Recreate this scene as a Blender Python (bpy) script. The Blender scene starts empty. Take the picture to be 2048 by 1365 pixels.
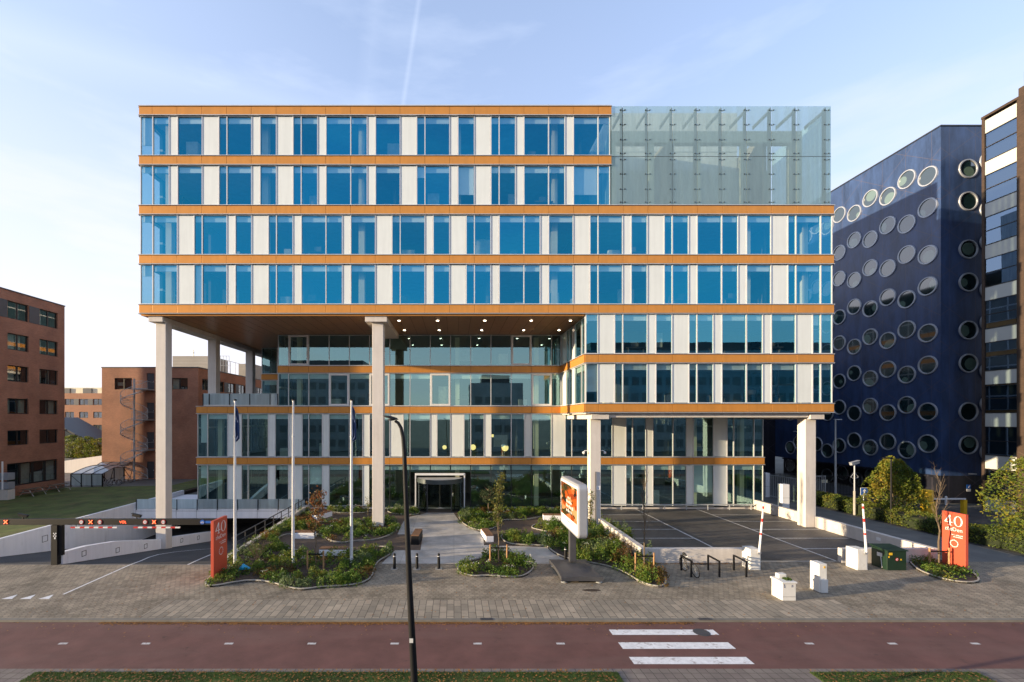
import bpy, bmesh, math, random
from mathutils import Vector, Matrix, noise
R = math.radians
rng = random.Random(7)
S = bpy.context.scene
COL = S.collection

# ------------------------------------------------------------------ camera, sky, sun, exposure
H, F, U0, V0 = 8.0, 890.0, 908.0, 838.0          # eye height, focal length and principal point (photo pixels)
cam_d = bpy.data.cameras.new('camera'); cam = bpy.data.objects.new('camera', cam_d); COL.objects.link(cam)
cam.location = (0, 0, H); cam.rotation_euler = (R(90), 0, 0)
cam_d.sensor_width = 36; cam_d.lens = F / 2048 * 36
cam_d.shift_x = (1024 - U0) / 2048; cam_d.shift_y = (V0 - 682.5) / 2048
cam_d.clip_start = 0.1; cam_d.clip_end = 6000
S.camera = cam
SUN_EL, SUN_AZ = 7.5, 13.0                        # light travels along +X turned SUN_AZ towards +Y
sd = bpy.data.lights.new('sun', 'SUN'); sun = bpy.data.objects.new('sun', sd); COL.objects.link(sun)
sd.energy = 3.1; sd.angle = R(0.5); sd.color = (1.0, 0.79, 0.52)
ldir = Vector((math.cos(R(SUN_AZ)) * math.cos(R(SUN_EL)), math.sin(R(SUN_AZ)) * math.cos(R(SUN_EL)), -math.sin(R(SUN_EL))))
sun.rotation_euler = ldir.to_track_quat('-Z', 'Y').to_euler(); sun.location = (-60, -30, 60)

w = bpy.data.worlds.new('World'); S.world = w; w.use_nodes = True
nt = w.node_tree; nt.nodes.clear()
def N(tree, t, **kw):
    n = tree.nodes.new(t)
    for k, v in kw.items():
        if k.startswith('i_'):
            key = k[2:]; n.inputs[int(key) if key.isdigit() else key].default_value = v
        else: setattr(n, k, v)
    return n
sky = N(nt, 'ShaderNodeTexSky', sky_type='NISHITA', sun_disc=False)
sky.sun_elevation = R(SUN_EL); sky.sun_rotation = R(270 - SUN_AZ); sky.air_density = 1.0; sky.dust_density = 0.6; sky.ozone_density = 2.0
tc = N(nt, 'ShaderNodeTexCoord'); sep = N(nt, 'ShaderNodeSeparateXYZ')
nt.links.new(tc.outputs['Generated'], sep.inputs[0])
# thin high haze: whitest towards the horizon, streaked higher up
hz = N(nt, 'ShaderNodeMapRange', i_1=0.0, i_2=0.70, i_3=0.85, i_4=0.36); nt.links.new(sep.outputs['Z'], hz.inputs[0])
mp = N(nt, 'ShaderNodeMapping'); mp.inputs['Scale'].default_value = (1.2, 1.2, 5.0); mp.inputs['Rotation'].default_value = (0, R(-18), 0)
nt.links.new(tc.outputs['Generated'], mp.inputs[0])
nz = N(nt, 'ShaderNodeTexNoise', i_Scale=2.2, i_Detail=6.0, i_Roughness=0.55); nt.links.new(mp.outputs[0], nz.inputs['Vector'])
cr = N(nt, 'ShaderNodeMapRange', i_1=0.48, i_2=0.80, i_3=0.0, i_4=0.45); nt.links.new(nz.outputs[0], cr.inputs[0])
# two old contrails: thin great-circle bands
def contrail(nrm, off, width, amt):
    d = N(nt, 'ShaderNodeVectorMath', operation='DOT_PRODUCT'); d.inputs[1].default_value = nrm
    nt.links.new(tc.outputs['Generated'], d.inputs[0])
    a = N(nt, 'ShaderNodeMath', operation='SUBTRACT', i_1=off); nt.links.new(d.outputs['Value'], a.inputs[0])
    b = N(nt, 'ShaderNodeMath', operation='ABSOLUTE'); nt.links.new(a.outputs[0], b.inputs[0])
    c = N(nt, 'ShaderNodeMapRange', i_1=0.0, i_2=width, i_3=amt, i_4=0.0); nt.links.new(b.outputs[0], c.inputs[0])
    e = N(nt, 'ShaderNodeMath', operation='MULTIPLY'); nt.links.new(c.outputs[0], e.inputs[0])
    yy = N(nt, 'ShaderNodeMath', operation='GREATER_THAN', i_1=0.0); nt.links.new(sep.outputs['Y'], yy.inputs[0])
    nt.links.new(yy.outputs[0], e.inputs[1]); return e
def ray(u, v): return Vector(((u - U0) / F, 1, (V0 - v) / F)).normalized()
def plane2(a, b): return tuple(a.cross(b).normalized())
t1 = contrail(plane2(ray(838, 0), ray(806, 210)), 0.0, 0.006, 0.18)
t2 = contrail(plane2(ray(752, 0), ray(732, 200)), 0.0, 0.022, 0.07)
t3 = contrail(plane2(ray(100, 90), ray(600, 215)), 0.0, 0.040, 0.16)
fac = hz.outputs[0]
gl_ = N(nt, 'ShaderNodeMapRange', i_1=-.15, i_2=-.95, i_3=0.0, i_4=0.35); nt.links.new(sep.outputs['X'], gl_.inputs[0])
for x in (cr, t1, t2, t3, gl_):
    m = N(nt, 'ShaderNodeMath', operation='ADD', use_clamp=True); nt.links.new(fac, m.inputs[0]); nt.links.new(x.outputs[0], m.inputs[1]); fac = m.outputs[0]
SKYTINT = N(nt, 'ShaderNodeMix', data_type='RGBA', blend_type='MULTIPLY'); SKYTINT.inputs[0].default_value = 1.0
nt.links.new(sky.outputs[0], SKYTINT.inputs[6]); SKYTINT.inputs[7].default_value = (1.0, .95, 1.09, 1)
mx = N(nt, 'ShaderNodeMix', data_type='RGBA'); nt.links.new(fac, mx.inputs[0]); nt.links.new(SKYTINT.outputs[2], mx.inputs[6])
hc = N(nt, 'ShaderNodeValToRGB'); hc.color_ramp.elements[0].color = (1.0,.95,.99,1); hc.color_ramp.elements[1].color = (.66,.77,1.,1); hc.color_ramp.elements[1].position = .55
nt.links.new(sep.outputs['Z'], hc.inputs[0]); hs = N(nt, 'ShaderNodeVectorMath', operation='SCALE'); hs.inputs['Scale'].default_value = 2.5; nt.links.new(hc.outputs[0], hs.inputs[0]); nt.links.new(hs.outputs[0], mx.inputs[7])
bg = N(nt, 'ShaderNodeBackground', i_Strength=0.135); nt.links.new(mx.outputs[2], bg.inputs[0])
ow = N(nt, 'ShaderNodeOutputWorld'); nt.links.new(bg.outputs[0], ow.inputs[0])
S.view_settings.view_transform = 'Standard'; S.view_settings.look = 'None'; S.view_settings.gamma = 1
S.view_settings.exposure = 1.80
S.render.engine = 'CYCLES'
S.cycles.use_denoising = True
S.cycles.max_bounces = 8; S.cycles.transparent_max_bounces = 16; S.cycles.glossy_bounces = 4; S.cycles.diffuse_bounces = 4
S.cycles.caustics_reflective = False; S.cycles.caustics_refractive = False
S.cycles.sample_clamp_indirect = 4.0

# ------------------------------------------------------------------ helpers
def G(u, v, z=0.0):                               # photo pixel -> point on the level z
    D = (H - z) * F / (v - V0); return Vector(((u - U0) * D / F, D, z))
def PX(u, v, D): return Vector(((u - U0) * D / F, D, H - (v - V0) * D / F))
WL = {}
class MB:
    def __init__(s): s.v = []; s.f = []
    def add(s, vs, fs):
        o = len(s.v); s.v += [tuple(p) for p in vs]; s.f += [tuple(i + o for i in f) for f in fs]; return s
    def box(s, x0, x1, y0, y1, z0, z1):
        x0, x1 = sorted((x0, x1)); y0, y1 = sorted((y0, y1)); z0, z1 = sorted((z0, z1))
        return s.add([(x0,y0,z0),(x1,y0,z0),(x1,y1,z0),(x0,y1,z0),(x0,y0,z1),(x1,y0,z1),(x1,y1,z1),(x0,y1,z1)],
                     [(0,3,2,1),(4,5,6,7),(0,1,5,4),(1,2,6,5),(2,3,7,6),(3,0,4,7)])
    def prism(s, poly, z0, z1):
        n = len(poly); a = sum(poly[i][0]*poly[(i+1)%n][1]-poly[(i+1)%n][0]*poly[i][1] for i in range(n))
        if a < 0: poly = poly[::-1]
        zb = z0 if callable(z0) else (lambda x, y: z0); zt = z1 if callable(z1) else (lambda x, y: z1)
        vs = [(p[0],p[1],zb(p[0],p[1])) for p in poly] + [(p[0],p[1],zt(p[0],p[1])) for p in poly]
        return s.add(vs, [tuple(range(n-1,-1,-1)), tuple(range(n,2*n))] + [(i,(i+1)%n,(i+1)%n+n,i+n) for i in range(n)])
    def sheet(s, poly, z=0.0):
        n = len(poly); a = sum(poly[i][0]*poly[(i+1)%n][1]-poly[(i+1)%n][0]*poly[i][1] for i in range(n))
        if a < 0: poly = poly[::-1]
        return s.add([(p[0],p[1],z(p[0],p[1]) if callable(z) else z) for p in poly], [tuple(range(n))])
    def tube(s, pts, rad, n=8):
        pts = [Vector(p) for p in pts]; m = len(pts)
        if not isinstance(rad, (list, tuple)): rad = [rad]*m
        vs = []; prev = None
        for i, p in enumerate(pts):
            t = (pts[min(i+1,m-1)] - pts[max(i-1,0)])
            t = t.normalized() if t.length > 1e-9 else Vector((0,0,1))
            if prev is None:
                a = Vector((0,0,1)) if abs(t.z) < .9 else Vector((1,0,0)); x = t.cross(a).normalized()
            else:
                x = (prev - t*prev.dot(t)); x = x.normalized() if x.length > 1e-6 else t.orthogonal().normalized()
            prev = x; y = t.cross(x)
            for k in range(n):
                c = 2*math.pi*k/n; vs.append(p + (x*math.cos(c) + y*math.sin(c))*rad[i])
        fs = [(i*n+k, i*n+(k+1)%n, (i+1)*n+(k+1)%n, (i+1)*n+k) for i in range(m-1) for k in range(n)]
        fs += [tuple(range(n-1,-1,-1)), tuple((m-1)*n+k for k in range(n))]
        return s.add(vs, fs)
    def lathe(s, prof, o, ax=(0,0,1), n=24, cap=True):
        ax = Vector(ax).normalized(); x = ax.orthogonal().normalized(); y = ax.cross(x); o = Vector(o); m = len(prof)
        vs = [o + ax*h + (x*math.cos(2*math.pi*k/n) + y*math.sin(2*math.pi*k/n))*r for r, h in prof for k in range(n)]
        fs = [(i*n+k, i*n+(k+1)%n, (i+1)*n+(k+1)%n, (i+1)*n+k) for i in range(m-1) for k in range(n)]
        if cap: fs += [tuple(range(n-1,-1,-1)), tuple((m-1)*n+k for k in range(n))]
        return s.add(vs, fs)
    def map(s, fn): s.v = [tuple(fn(Vector(p))) for p in s.v]; return s
    def build(s, name, mat, parent=None, smooth=False, bevel=0.0, label=None, fix=True):
        if not s.v: return None
        xs = [p[0] for p in s.v]; ys = [p[1] for p in s.v]; zs = [p[2] for p in s.v]
        o = Vector(((min(xs)+max(xs))/2, (min(ys)+max(ys))/2, min(zs)))
        me = bpy.data.meshes.new(name); me.from_pydata([(p[0]-o.x,p[1]-o.y,p[2]-o.z) for p in s.v], [], s.f)
        if fix and len(s.f) < 6000:
            bm = bmesh.new(); bm.from_mesh(me); bmesh.ops.recalc_face_normals(bm, faces=bm.faces); bm.to_mesh(me); bm.free()
        if smooth:
            me.polygons.foreach_set('use_smooth', [True]*len(me.polygons)); me.set_sharp_from_angle(angle=R(40))
        me.materials.append(mat); me.update()
        ob = bpy.data.objects.new(name, me); COL.objects.link(ob)
        pw = WL[parent.name] if parent else Vector((0,0,0))
        ob.parent = parent; ob.location = o - pw; WL[ob.name] = o
        if bevel:
            b = ob.modifiers.new('bevel', 'BEVEL'); b.width = bevel; b.segments = 2; b.limit_method = 'ANGLE'; b.angle_limit = R(40)
        if label: ob['label'] = label
        return ob
def tag(o, label=None, cat=None, group=None, kind=None):
    if label: o['label'] = label
    if cat: o['category'] = cat
    if group: o['group'] = group
    if kind: o['kind'] = kind
    return o
def thing(name, label, cat, loc, group=None):
    o = bpy.data.objects.new(name, None); COL.objects.link(o); o.location = loc; o.empty_display_size = .3; WL[o.name] = Vector(loc)
    return tag(o, label, cat, group)
def struct(o, label=None): o['kind'] = 'structure'; (label and tag(o, label)); return o
def chaikin(p, it=2):
    p = [Vector((q[0], q[1])) for q in p]
    for _ in range(it):
        q = []
        for i in range(len(p)):
            a, b = p[i], p[(i+1) % len(p)]; q += [a*.75+b*.25, a*.25+b*.75]
        p = q
    return p
def copy_tree(o, delta, parent=None):
    c = o.copy(); COL.objects.link(c); c.parent = parent
    if parent is None: c.location = o.location + Vector(delta)
    WL[c.name] = WL[o.name] + Vector(delta)
    for ch in list(o.children): copy_tree(ch, delta, c)
    return c

# ------------------------------------------------------------------ materials
def mat(name, col, rough=.6, metal=0., var=.12, scale=2., bump=0., bscale=40., spec=.5, streak=0., coat=0.):
    m = bpy.data.materials.new(name); m.use_nodes = True; t = m.node_tree; p = t.nodes['Principled BSDF']
    p.inputs['Roughness'].default_value = rough; p.inputs['Metallic'].default_value = metal
    p.inputs['Specular IOR Level'].default_value = spec; p.inputs['Coat Weight'].default_value = coat
    g = N(t, 'ShaderNodeNewGeometry')
    n = N(t, 'ShaderNodeTexNoise', i_Scale=scale, i_Detail=6., i_Roughness=.62); t.links.new(g.outputs['Position'], n.inputs['Vector'])
    out = n.outputs[0]
    if streak:
        mpn = N(t, 'ShaderNodeMapping'); mpn.inputs['Scale'].default_value = (3., 3., .22); t.links.new(g.outputs['Position'], mpn.inputs[0])
        n2 = N(t, 'ShaderNodeTexNoise', i_Scale=1.4, i_Detail=5.); t.links.new(mpn.outputs[0], n2.inputs['Vector'])
        a = N(t, 'ShaderNodeMix', data_type='FLOAT', i_0=streak); t.links.new(out, a.inputs[2]); t.links.new(n2.outputs[0], a.inputs[3]); out = a.outputs[0]
    r = N(t, 'ShaderNodeMapRange', i_1=.3, i_2=.7, i_3=1-var, i_4=1+var); t.links.new(out, r.inputs[0])
    mm = N(t, 'ShaderNodeVectorMath', operation='SCALE'); mm.inputs[0].default_value = col[:3]; t.links.new(r.outputs[0], mm.inputs['Scale'])
    t.links.new(mm.outputs[0], p.inputs['Base Color'])
    if bump:
        b = N(t, 'ShaderNodeBump', i_Strength=bump, i_Distance=.02); n3 = N(t, 'ShaderNodeTexNoise', i_Scale=bscale, i_Detail=4.)
        t.links.new(g.outputs['Position'], n3.inputs['Vector']); t.links.new(n3.outputs[0], b.inputs['Height']); t.links.new(b.outputs[0], p.inputs['Normal'])
    m['p'] = 1; return m
def nodes(m): return m.node_tree, m.node_tree.nodes['Principled BSDF']
def emat(name, col, e, strength):
    m = mat(name, col, .5); t, p = nodes(m); p.inputs['Emission Color'].default_value = (*e, 1); p.inputs['Emission Strength'].default_value = strength; return m
def glass(name, refl=.35, tint=(.35,.75,1.), trans=(.55,.75,.75), rough=0., frost=0., frostcol=(.5,.6,.6), wave=.0, vary=0.):
    m = bpy.data.materials.new(name); m.use_nodes = True; t = m.node_tree; t.nodes.clear()
    o = N(t, 'ShaderNodeOutputMaterial'); tr = N(t, 'ShaderNodeBsdfTransparent'); tr.inputs[0].default_value = (*trans, 1)
    gl = N(t, 'ShaderNodeBsdfGlossy', i_Roughness=rough); gl.inputs[0].default_value = (*tint, 1)
    gi_ = N(t, 'ShaderNodeNewGeometry'); dn = N(t, 'ShaderNodeVectorMath', operation='DOT_PRODUCT'); t.links.new(gi_.outputs['Normal'], dn.inputs[0]); t.links.new(gi_.outputs['Incoming'], dn.inputs[1])
    ab_ = N(t, 'ShaderNodeMath', operation='ABSOLUTE'); t.links.new(dn.outputs['Value'], ab_.inputs[0]); om = N(t, 'ShaderNodeMath', operation='SUBTRACT', i_0=1., use_clamp=True); t.links.new(ab_.outputs[0], om.inputs[1])
    pw = N(t, 'ShaderNodeMath', operation='POWER', i_1=5.); t.links.new(om.outputs[0], pw.inputs[0]); mr = N(t, 'ShaderNodeMapRange', i_1=0., i_2=1., i_3=refl, i_4=1.); t.links.new(pw.outputs[0], mr.inputs[0])
    if vary:                                          # panes from different batches reflect a little more or less
        oi_ = N(t, 'ShaderNodeObjectInfo'); va = N(t, 'ShaderNodeMapRange', i_3=refl-vary*.5, i_4=refl+vary*.5); t.links.new(oi_.outputs['Random'], va.inputs[0]); t.links.new(va.outputs[0], mr.inputs[3])
    mxs = N(t, 'ShaderNodeMixShader'); t.links.new(mr.outputs[0], mxs.inputs[0]); t.links.new(tr.outputs[0], mxs.inputs[1]); t.links.new(gl.outputs[0], mxs.inputs[2])
    last = mxs
    if frost:
        d = N(t, 'ShaderNodeBsdfDiffuse'); d.inputs[0].default_value = (*frostcol, 1); tl = N(t, 'ShaderNodeBsdfTranslucent'); tl.inputs[0].default_value = (*frostcol, 1)
        ds = N(t, 'ShaderNodeMixShader', i_0=.5); t.links.new(d.outputs[0], ds.inputs[1]); t.links.new(tl.outputs[0], ds.inputs[2])
        g = N(t, 'ShaderNodeNewGeometry'); mpn = N(t, 'ShaderNodeMapping'); mpn.inputs['Scale'].default_value = (3., 3., .3); t.links.new(g.outputs['Position'], mpn.inputs[0])
        nn = N(t, 'ShaderNodeTexNoise', i_Scale=.9, i_Detail=6.); t.links.new(mpn.outputs[0], nn.inputs['Vector'])
        fm = N(t, 'ShaderNodeMapRange', i_1=.3, i_2=.7, i_3=max(0, frost-.11), i_4=min(1, frost+.11)); t.links.new(nn.outputs[0], fm.inputs[0])
        m2 = N(t, 'ShaderNodeMixShader'); t.links.new(fm.outputs[0], m2.inputs[0]); t.links.new(mxs.outputs[0], m2.inputs[1]); t.links.new(ds.outputs[0], m2.inputs[2]); last = m2
    if wave:
        g = N(t, 'ShaderNodeNewGeometry'); nn = N(t, 'ShaderNodeTexNoise', i_Scale=.55, i_Detail=1.); t.links.new(g.outputs['Position'], nn.inputs['Vector'])
        b = N(t, 'ShaderNodeBump', i_Strength=wave, i_Distance=.05); t.links.new(nn.outputs[0], b.inputs['Height']); t.links.new(b.outputs[0], gl.inputs['Normal'])
    t.links.new(last.outputs[0], o.inputs[0]); return m
def leafmat(name, cols, trans=.35, hue_scale=.7):
    m = bpy.data.materials.new(name); m.use_nodes = True; t, p = nodes(m); p.inputs['Roughness'].default_value = .55; p.inputs['Specular IOR Level'].default_value = .3
    g = N(t, 'ShaderNodeNewGeometry'); r = N(t, 'ShaderNodeValToRGB'); e = r.color_ramp.elements
    while len(e) < len(cols): e.new(.5)
    for i, c in enumerate(cols): e[i].position = i/(len(cols)-1); e[i].color = (*c, 1)
    nn = N(t, 'ShaderNodeTexNoise', i_Scale=hue_scale, i_Detail=3.); t.links.new(g.outputs['Position'], nn.inputs['Vector'])
    a = N(t, 'ShaderNodeMath', operation='MULTIPLY_ADD', i_1=1.6, i_2=-.55); t.links.new(nn.outputs[0], a.inputs[0])
    b = N(t, 'ShaderNodeMath', operation='MULTIPLY_ADD', i_1=.5); t.links.new(g.outputs['Random Per Island'], b.inputs[0]); t.links.new(a.outputs[0], b.inputs[2])
    t.links.new(b.outputs[0], r.inputs[0]); t.links.new(r.outputs[0], p.inputs['Base Color'])
    tl = N(t, 'ShaderNodeBsdfTranslucent'); t.links.new(r.outputs[0], tl.inputs[0]); ms = N(t, 'ShaderNodeMixShader', i_0=trans)
    o = t.nodes['Material Output']; t.links.new(p.outputs[0], ms.inputs[1]); t.links.new(tl.outputs[0], ms.inputs[2]); t.links.new(ms.outputs[0], o.inputs[0]); return m
def brickmat(name, c1, c2, mortar, bw, bh, ms=.012, axes='XY', rough=.85, var=.15, offset=.5, big=.35, swap=False):
    m = bpy.data.materials.new(name); m.use_nodes = True; t, p = nodes(m); p.inputs['Roughness'].default_value = rough
    g = N(t, 'ShaderNodeNewGeometry'); s = N(t, 'ShaderNodeSeparateXYZ'); c = N(t, 'ShaderNodeCombineXYZ'); t.links.new(g.outputs['Position'], s.inputs[0])
    if axes == 'W':                                # any vertical wall: run along x+y
        a = N(t, 'ShaderNodeMath', operation='ADD'); t.links.new(s.outputs[0], a.inputs[0]); t.links.new(s.outputs[1], a.inputs[1]); t.links.new(a.outputs[0], c.inputs[0]); t.links.new(s.outputs[2], c.inputs[1])
    else: t.links.new(s.outputs[axes[0]], c.inputs[0]); t.links.new(s.outputs[axes[1]], c.inputs[1])
    b = N(t, 'ShaderNodeTexBrick', offset=offset); b.inputs['Scale'].default_value = 1.; b.inputs['Brick Width'].default_value = bw; b.inputs['Row Height'].default_value = bh
    b.inputs['Mortar Size'].default_value = ms; b.inputs['Mortar Smooth'].default_value = .2
    b.inputs['Color1'].default_value = (*c1, 1); b.inputs['Color2'].default_value = (*c2, 1); b.inputs['Mortar'].default_value = (*mortar, 1)
    t.links.new(c.outputs[0], b.inputs['Vector'])
    n = N(t, 'ShaderNodeTexNoise', i_Scale=big, i_Detail=8., i_Roughness=.65); t.links.new(g.outputs['Position'], n.inputs['Vector'])
    r = N(t, 'ShaderNodeMapRange', i_1=.3, i_2=.7, i_3=1-var, i_4=1+var); t.links.new(n.outputs[0], r.inputs[0])
    v = N(t, 'ShaderNodeVectorMath', operation='SCALE'); t.links.new(b.outputs[0], v.inputs[0]); t.links.new(r.outputs[0], v.inputs['Scale']); t.links.new(v.outputs[0], p.inputs['Base Color'])
    bp = N(t, 'ShaderNodeBump', i_Strength=.35, i_Distance=.01, invert=True); t.links.new(b.outputs['Fac'], bp.inputs['Height']); t.links.new(bp.outputs[0], p.inputs['Normal'])
    return m
def hexmat(name, col, size, var=.22):
    m = bpy.data.materials.new(name); m.use_nodes = True; t, p = nodes(m); p.inputs['Roughness'].default_value = .85
    L = t.links.new
    g = N(t, 'ShaderNodeNewGeometry'); sc = N(t, 'ShaderNodeVectorMath', operation='MULTIPLY'); sc.inputs[1].default_value = (1/size, 1/size, 0); L(g.outputs['Position'], sc.inputs[0])
    rr = (1., 1.7320508, 1.); hh = (.5, .8660254, 0.)
    def wrap(src, off):
        a = N(t, 'ShaderNodeVectorMath', operation='ADD'); a.inputs[1].default_value = (1000-off[0], 1000*1.7320508-off[1], 0); L(src, a.inputs[0])
        b = N(t, 'ShaderNodeVectorMath', operation='MODULO'); b.inputs[1].default_value = rr; L(a.outputs[0], b.inputs[0])
        c = N(t, 'ShaderNodeVectorMath', operation='SUBTRACT'); c.inputs[1].default_value = hh; L(b.outputs[0], c.inputs[0]); return c
    a = wrap(sc.outputs[0], (0, 0)); b = wrap(sc.outputs[0], hh)
    la = N(t, 'ShaderNodeVectorMath', operation='LENGTH'); lb = N(t, 'ShaderNodeVectorMath', operation='LENGTH'); L(a.outputs[0], la.inputs[0]); L(b.outputs[0], lb.inputs[0])
    lt = N(t, 'ShaderNodeMath', operation='LESS_THAN'); L(la.outputs['Value'], lt.inputs[0]); L(lb.outputs['Value'], lt.inputs[1])
    gm = N(t, 'ShaderNodeMix', data_type='VECTOR'); L(lt.outputs[0], gm.inputs[0]); L(b.outputs[0], gm.inputs[4]); L(a.outputs[0], gm.inputs[5])
    ab = N(t, 'ShaderNodeVectorMath', operation='ABSOLUTE'); L(gm.outputs[1], ab.inputs[0])
    sx = N(t, 'ShaderNodeSeparateXYZ'); L(ab.outputs[0], sx.inputs[0])
    dt = N(t, 'ShaderNodeVectorMath', operation='DOT_PRODUCT'); dt.inputs[1].default_value = (.5, .8660254, 0); L(ab.outputs[0], dt.inputs[0])
    mxm = N(t, 'ShaderNodeMath', operation='MAXIMUM'); L(sx.outputs[0], mxm.inputs[0]); L(dt.outputs['Value'], mxm.inputs[1])
    ed = N(t, 'ShaderNodeMapRange', i_1=.43, i_2=.49, i_3=1., i_4=.45); L(mxm.outputs[0], ed.inputs[0])
    idv = N(t, 'ShaderNodeVectorMath', operation='SUBTRACT'); L(sc.outputs[0], idv.inputs[0]); L(gm.outputs[1], idv.inputs[1])
    sn = N(t, 'ShaderNodeVectorMath', operation='SNAP'); sn.inputs[1].default_value = (.25, .25, 1); ad = N(t, 'ShaderNodeVectorMath', operation='ADD'); ad.inputs[1].default_value = (.125, .06, 0)
    L(idv.outputs[0], ad.inputs[0]); L(ad.outputs[0], sn.inputs[0])
    wn = N(t, 'ShaderNodeTexWhiteNoise', noise_dimensions='2D'); L(sn.outputs[0], wn.inputs['Vector'])
    n = N(t, 'ShaderNodeTexNoise', i_Scale=.45, i_Detail=9., i_Roughness=.7); L(g.outputs['Position'], n.inputs['Vector'])
    r1 = N(t, 'ShaderNodeMapRange', i_3=1-var*.6, i_4=1+var*.6); L(wn.outputs['Value'], r1.inputs[0])
    r2 = N(t, 'ShaderNodeMapRange', i_1=.3, i_2=.7, i_3=1-var*1.5, i_4=1+var*1.5); L(n.outputs[0], r2.inputs[0])
    m1 = N(t, 'ShaderNodeMath', operation='MULTIPLY'); L(r1.outputs[0], m1.inputs[0]); L(r2.outputs[0], m1.inputs[1])
    m2 = N(t, 'ShaderNodeMath', operation='MULTIPLY'); L(m1.outputs[0], m2.inputs[0]); L(ed.outputs[0], m2.inputs[1])
    v = N(t, 'ShaderNodeVectorMath', operation='SCALE'); v.inputs[0].default_value = col; L(m2.outputs[0], v.inputs['Scale']); L(v.outputs[0], p.inputs['Base Color'])
    bp = N(t, 'ShaderNodeBump', i_Strength=.4, i_Distance=.01); L(ed.outputs[0], bp.inputs['Height']); L(bp.outputs[0], p.inputs['Normal'])
    return m
def tilewall(name, col, spec=.6, rough=.3):       # dark tiles with a triangulated net of fine joints
    m = bpy.data.materials.new(name); m.use_nodes = True; t, p = nodes(m); L = t.links.new
    p.inputs['Roughness'].default_value = rough; p.inputs['Specular IOR Level'].default_value = spec
    g = N(t, 'ShaderNodeNewGeometry'); s = N(t, 'ShaderNodeSeparateXYZ'); L(g.outputs['Position'], s.inputs[0])
    a = N(t, 'ShaderNodeMath', operation='ADD'); L(s.outputs[0], a.inputs[0]); L(s.outputs[1], a.inputs[1])
    prev = None
    for (ka, kz) in ((.4, 0.), (.2, .27), (.2, -.27)):
        q = N(t, 'ShaderNodeMath', operation='MULTIPLY', i_1=ka); L(a.outputs[0], q.inputs[0])
        q2 = N(t, 'ShaderNodeMath', operation='MULTIPLY_ADD', i_1=kz); L(s.outputs[2], q2.inputs[0]); L(q.outputs[0], q2.inputs[2])
        fr = N(t, 'ShaderNodeMath', operation='FRACT'); L(q2.outputs[0], fr.inputs[0])
        lt = N(t, 'ShaderNodeMath', operation='LESS_THAN', i_1=.014); L(fr.outputs[0], lt.inputs[0])
        if prev:
            mm = N(t, 'ShaderNodeMath', operation='MAXIMUM'); L(prev.outputs[0], mm.inputs[0]); L(lt.outputs[0], mm.inputs[1]); prev = mm
        else: prev = lt
    mpn = N(t, 'ShaderNodeMapping'); mpn.inputs['Scale'].default_value = (1., 1., .25); L(g.outputs['Position'], mpn.inputs[0])
    n = N(t, 'ShaderNodeTexNoise', i_Scale=1.1, i_Detail=9., i_Roughness=.7); L(mpn.outputs[0], n.inputs['Vector'])
    r = N(t, 'ShaderNodeMapRange', i_1=.3, i_2=.7, i_3=.5, i_4=1.6); L(n.outputs[0], r.inputs[0])
    v = N(t, 'ShaderNodeVectorMath', operation='SCALE'); v.inputs[0].default_value = col; L(r.outputs[0], v.inputs['Scale'])
    mxc = N(t, 'ShaderNodeMix', data_type='RGBA'); mxc.inputs[7].default_value = (.09, .075, .09, 1)
    k = N(t, 'ShaderNodeMath', operation='MULTIPLY', i_1=.7); L(prev.outputs[0], k.inputs[0]); L(k.outputs[0], mxc.inputs[0]); L(v.outputs[0], mxc.inputs[6]); L(mxc.outputs[2], p.inputs['Base Color']); return m

M = {}
M['orange'] = mat('orange_cladding', (.60,.255,.05), .42, .25, .10, 1.6, spec=.4, streak=.5)
M['white_panel'] = mat('white_glass_panel', (.71,.74,.71), .20, 0, .06, 1.0, streak=.6)
M['band'] = mat('pale_band', (.46,.47,.44), .35, 0, .06, .7)
M['alu'] = mat('pale_aluminium', (.62,.61,.60), .38, .35, .04)
M['alu_dark'] = mat('dark_aluminium', (.035,.036,.038), .4, .3, .1)
M['joint'] = mat('dark_joint', (.035,.028,.022), .8)
M['concrete'] = mat('smooth_concrete', (.60,.55,.50), .75, 0, .10, 1.3, .12, 25, streak=.5)
M['concrete_wall'] = mat('cast_concrete', (.55,.51,.47), .8, 0, .14, 1.1, .15, 20, streak=.5)
M['white_wall'] = mat('white_painted_concrete', (.80,.80,.82), .75, 0, .07, .8, .1, 20, streak=.6)
M['wood_soffit'] = mat('bronze_soffit', (.40,.20,.085), .32, .2, .10, 1.5)
M['glass_up'] = glass('coated_glass', .38, (.03,.46,.75), (.84,.94,.96), wave=.05, vary=.14)
M['glass_mid'] = glass('mid_facade_glass', .36, (.14,.58,.78), (.80,.92,.92), wave=.05, vary=.10)
M['glass_tower'] = glass('tower_glass', .40, (.42,.60,.85), (.6,.7,.7), wave=.05)
M['glass_low'] = glass('clear_facade_glass', .31, (.48,.80,.82), (.74,.90,.86), wave=.03)
M['side_glazing'] = brickmat('side_glazing', (.02,.05,.06), (.025,.06,.08), (.50,.51,.50), 1.8, 3.6, .09, 'W', .12, .25, 0.)
M['door_glass'] = glass('door_glass', .10, (.6,.7,.75), (.55,.60,.58))
M['blind'] = mat('pale_blind', (.80,.86,.86), .8, 0, .04)
M['interior'] = mat('interior_wall', (.16,.15,.13), .85, 0, .3, .5)
M['ceiling'] = mat('interior_ceiling', (.28,.27,.24), .9, 0, .1)
M['slab'] = mat('floor_slab', (.12,.11,.10), .9, 0, .2)
M['roofing'] = mat('grey_roofing', (.22,.21,.20), .9, 0, .2, 1.)
M['frost'] = glass('frosted_balustrade_glass', .12, (.9,1,1), (.7,.8,.8), 0., .6, (.74,.82,.84))
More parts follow.
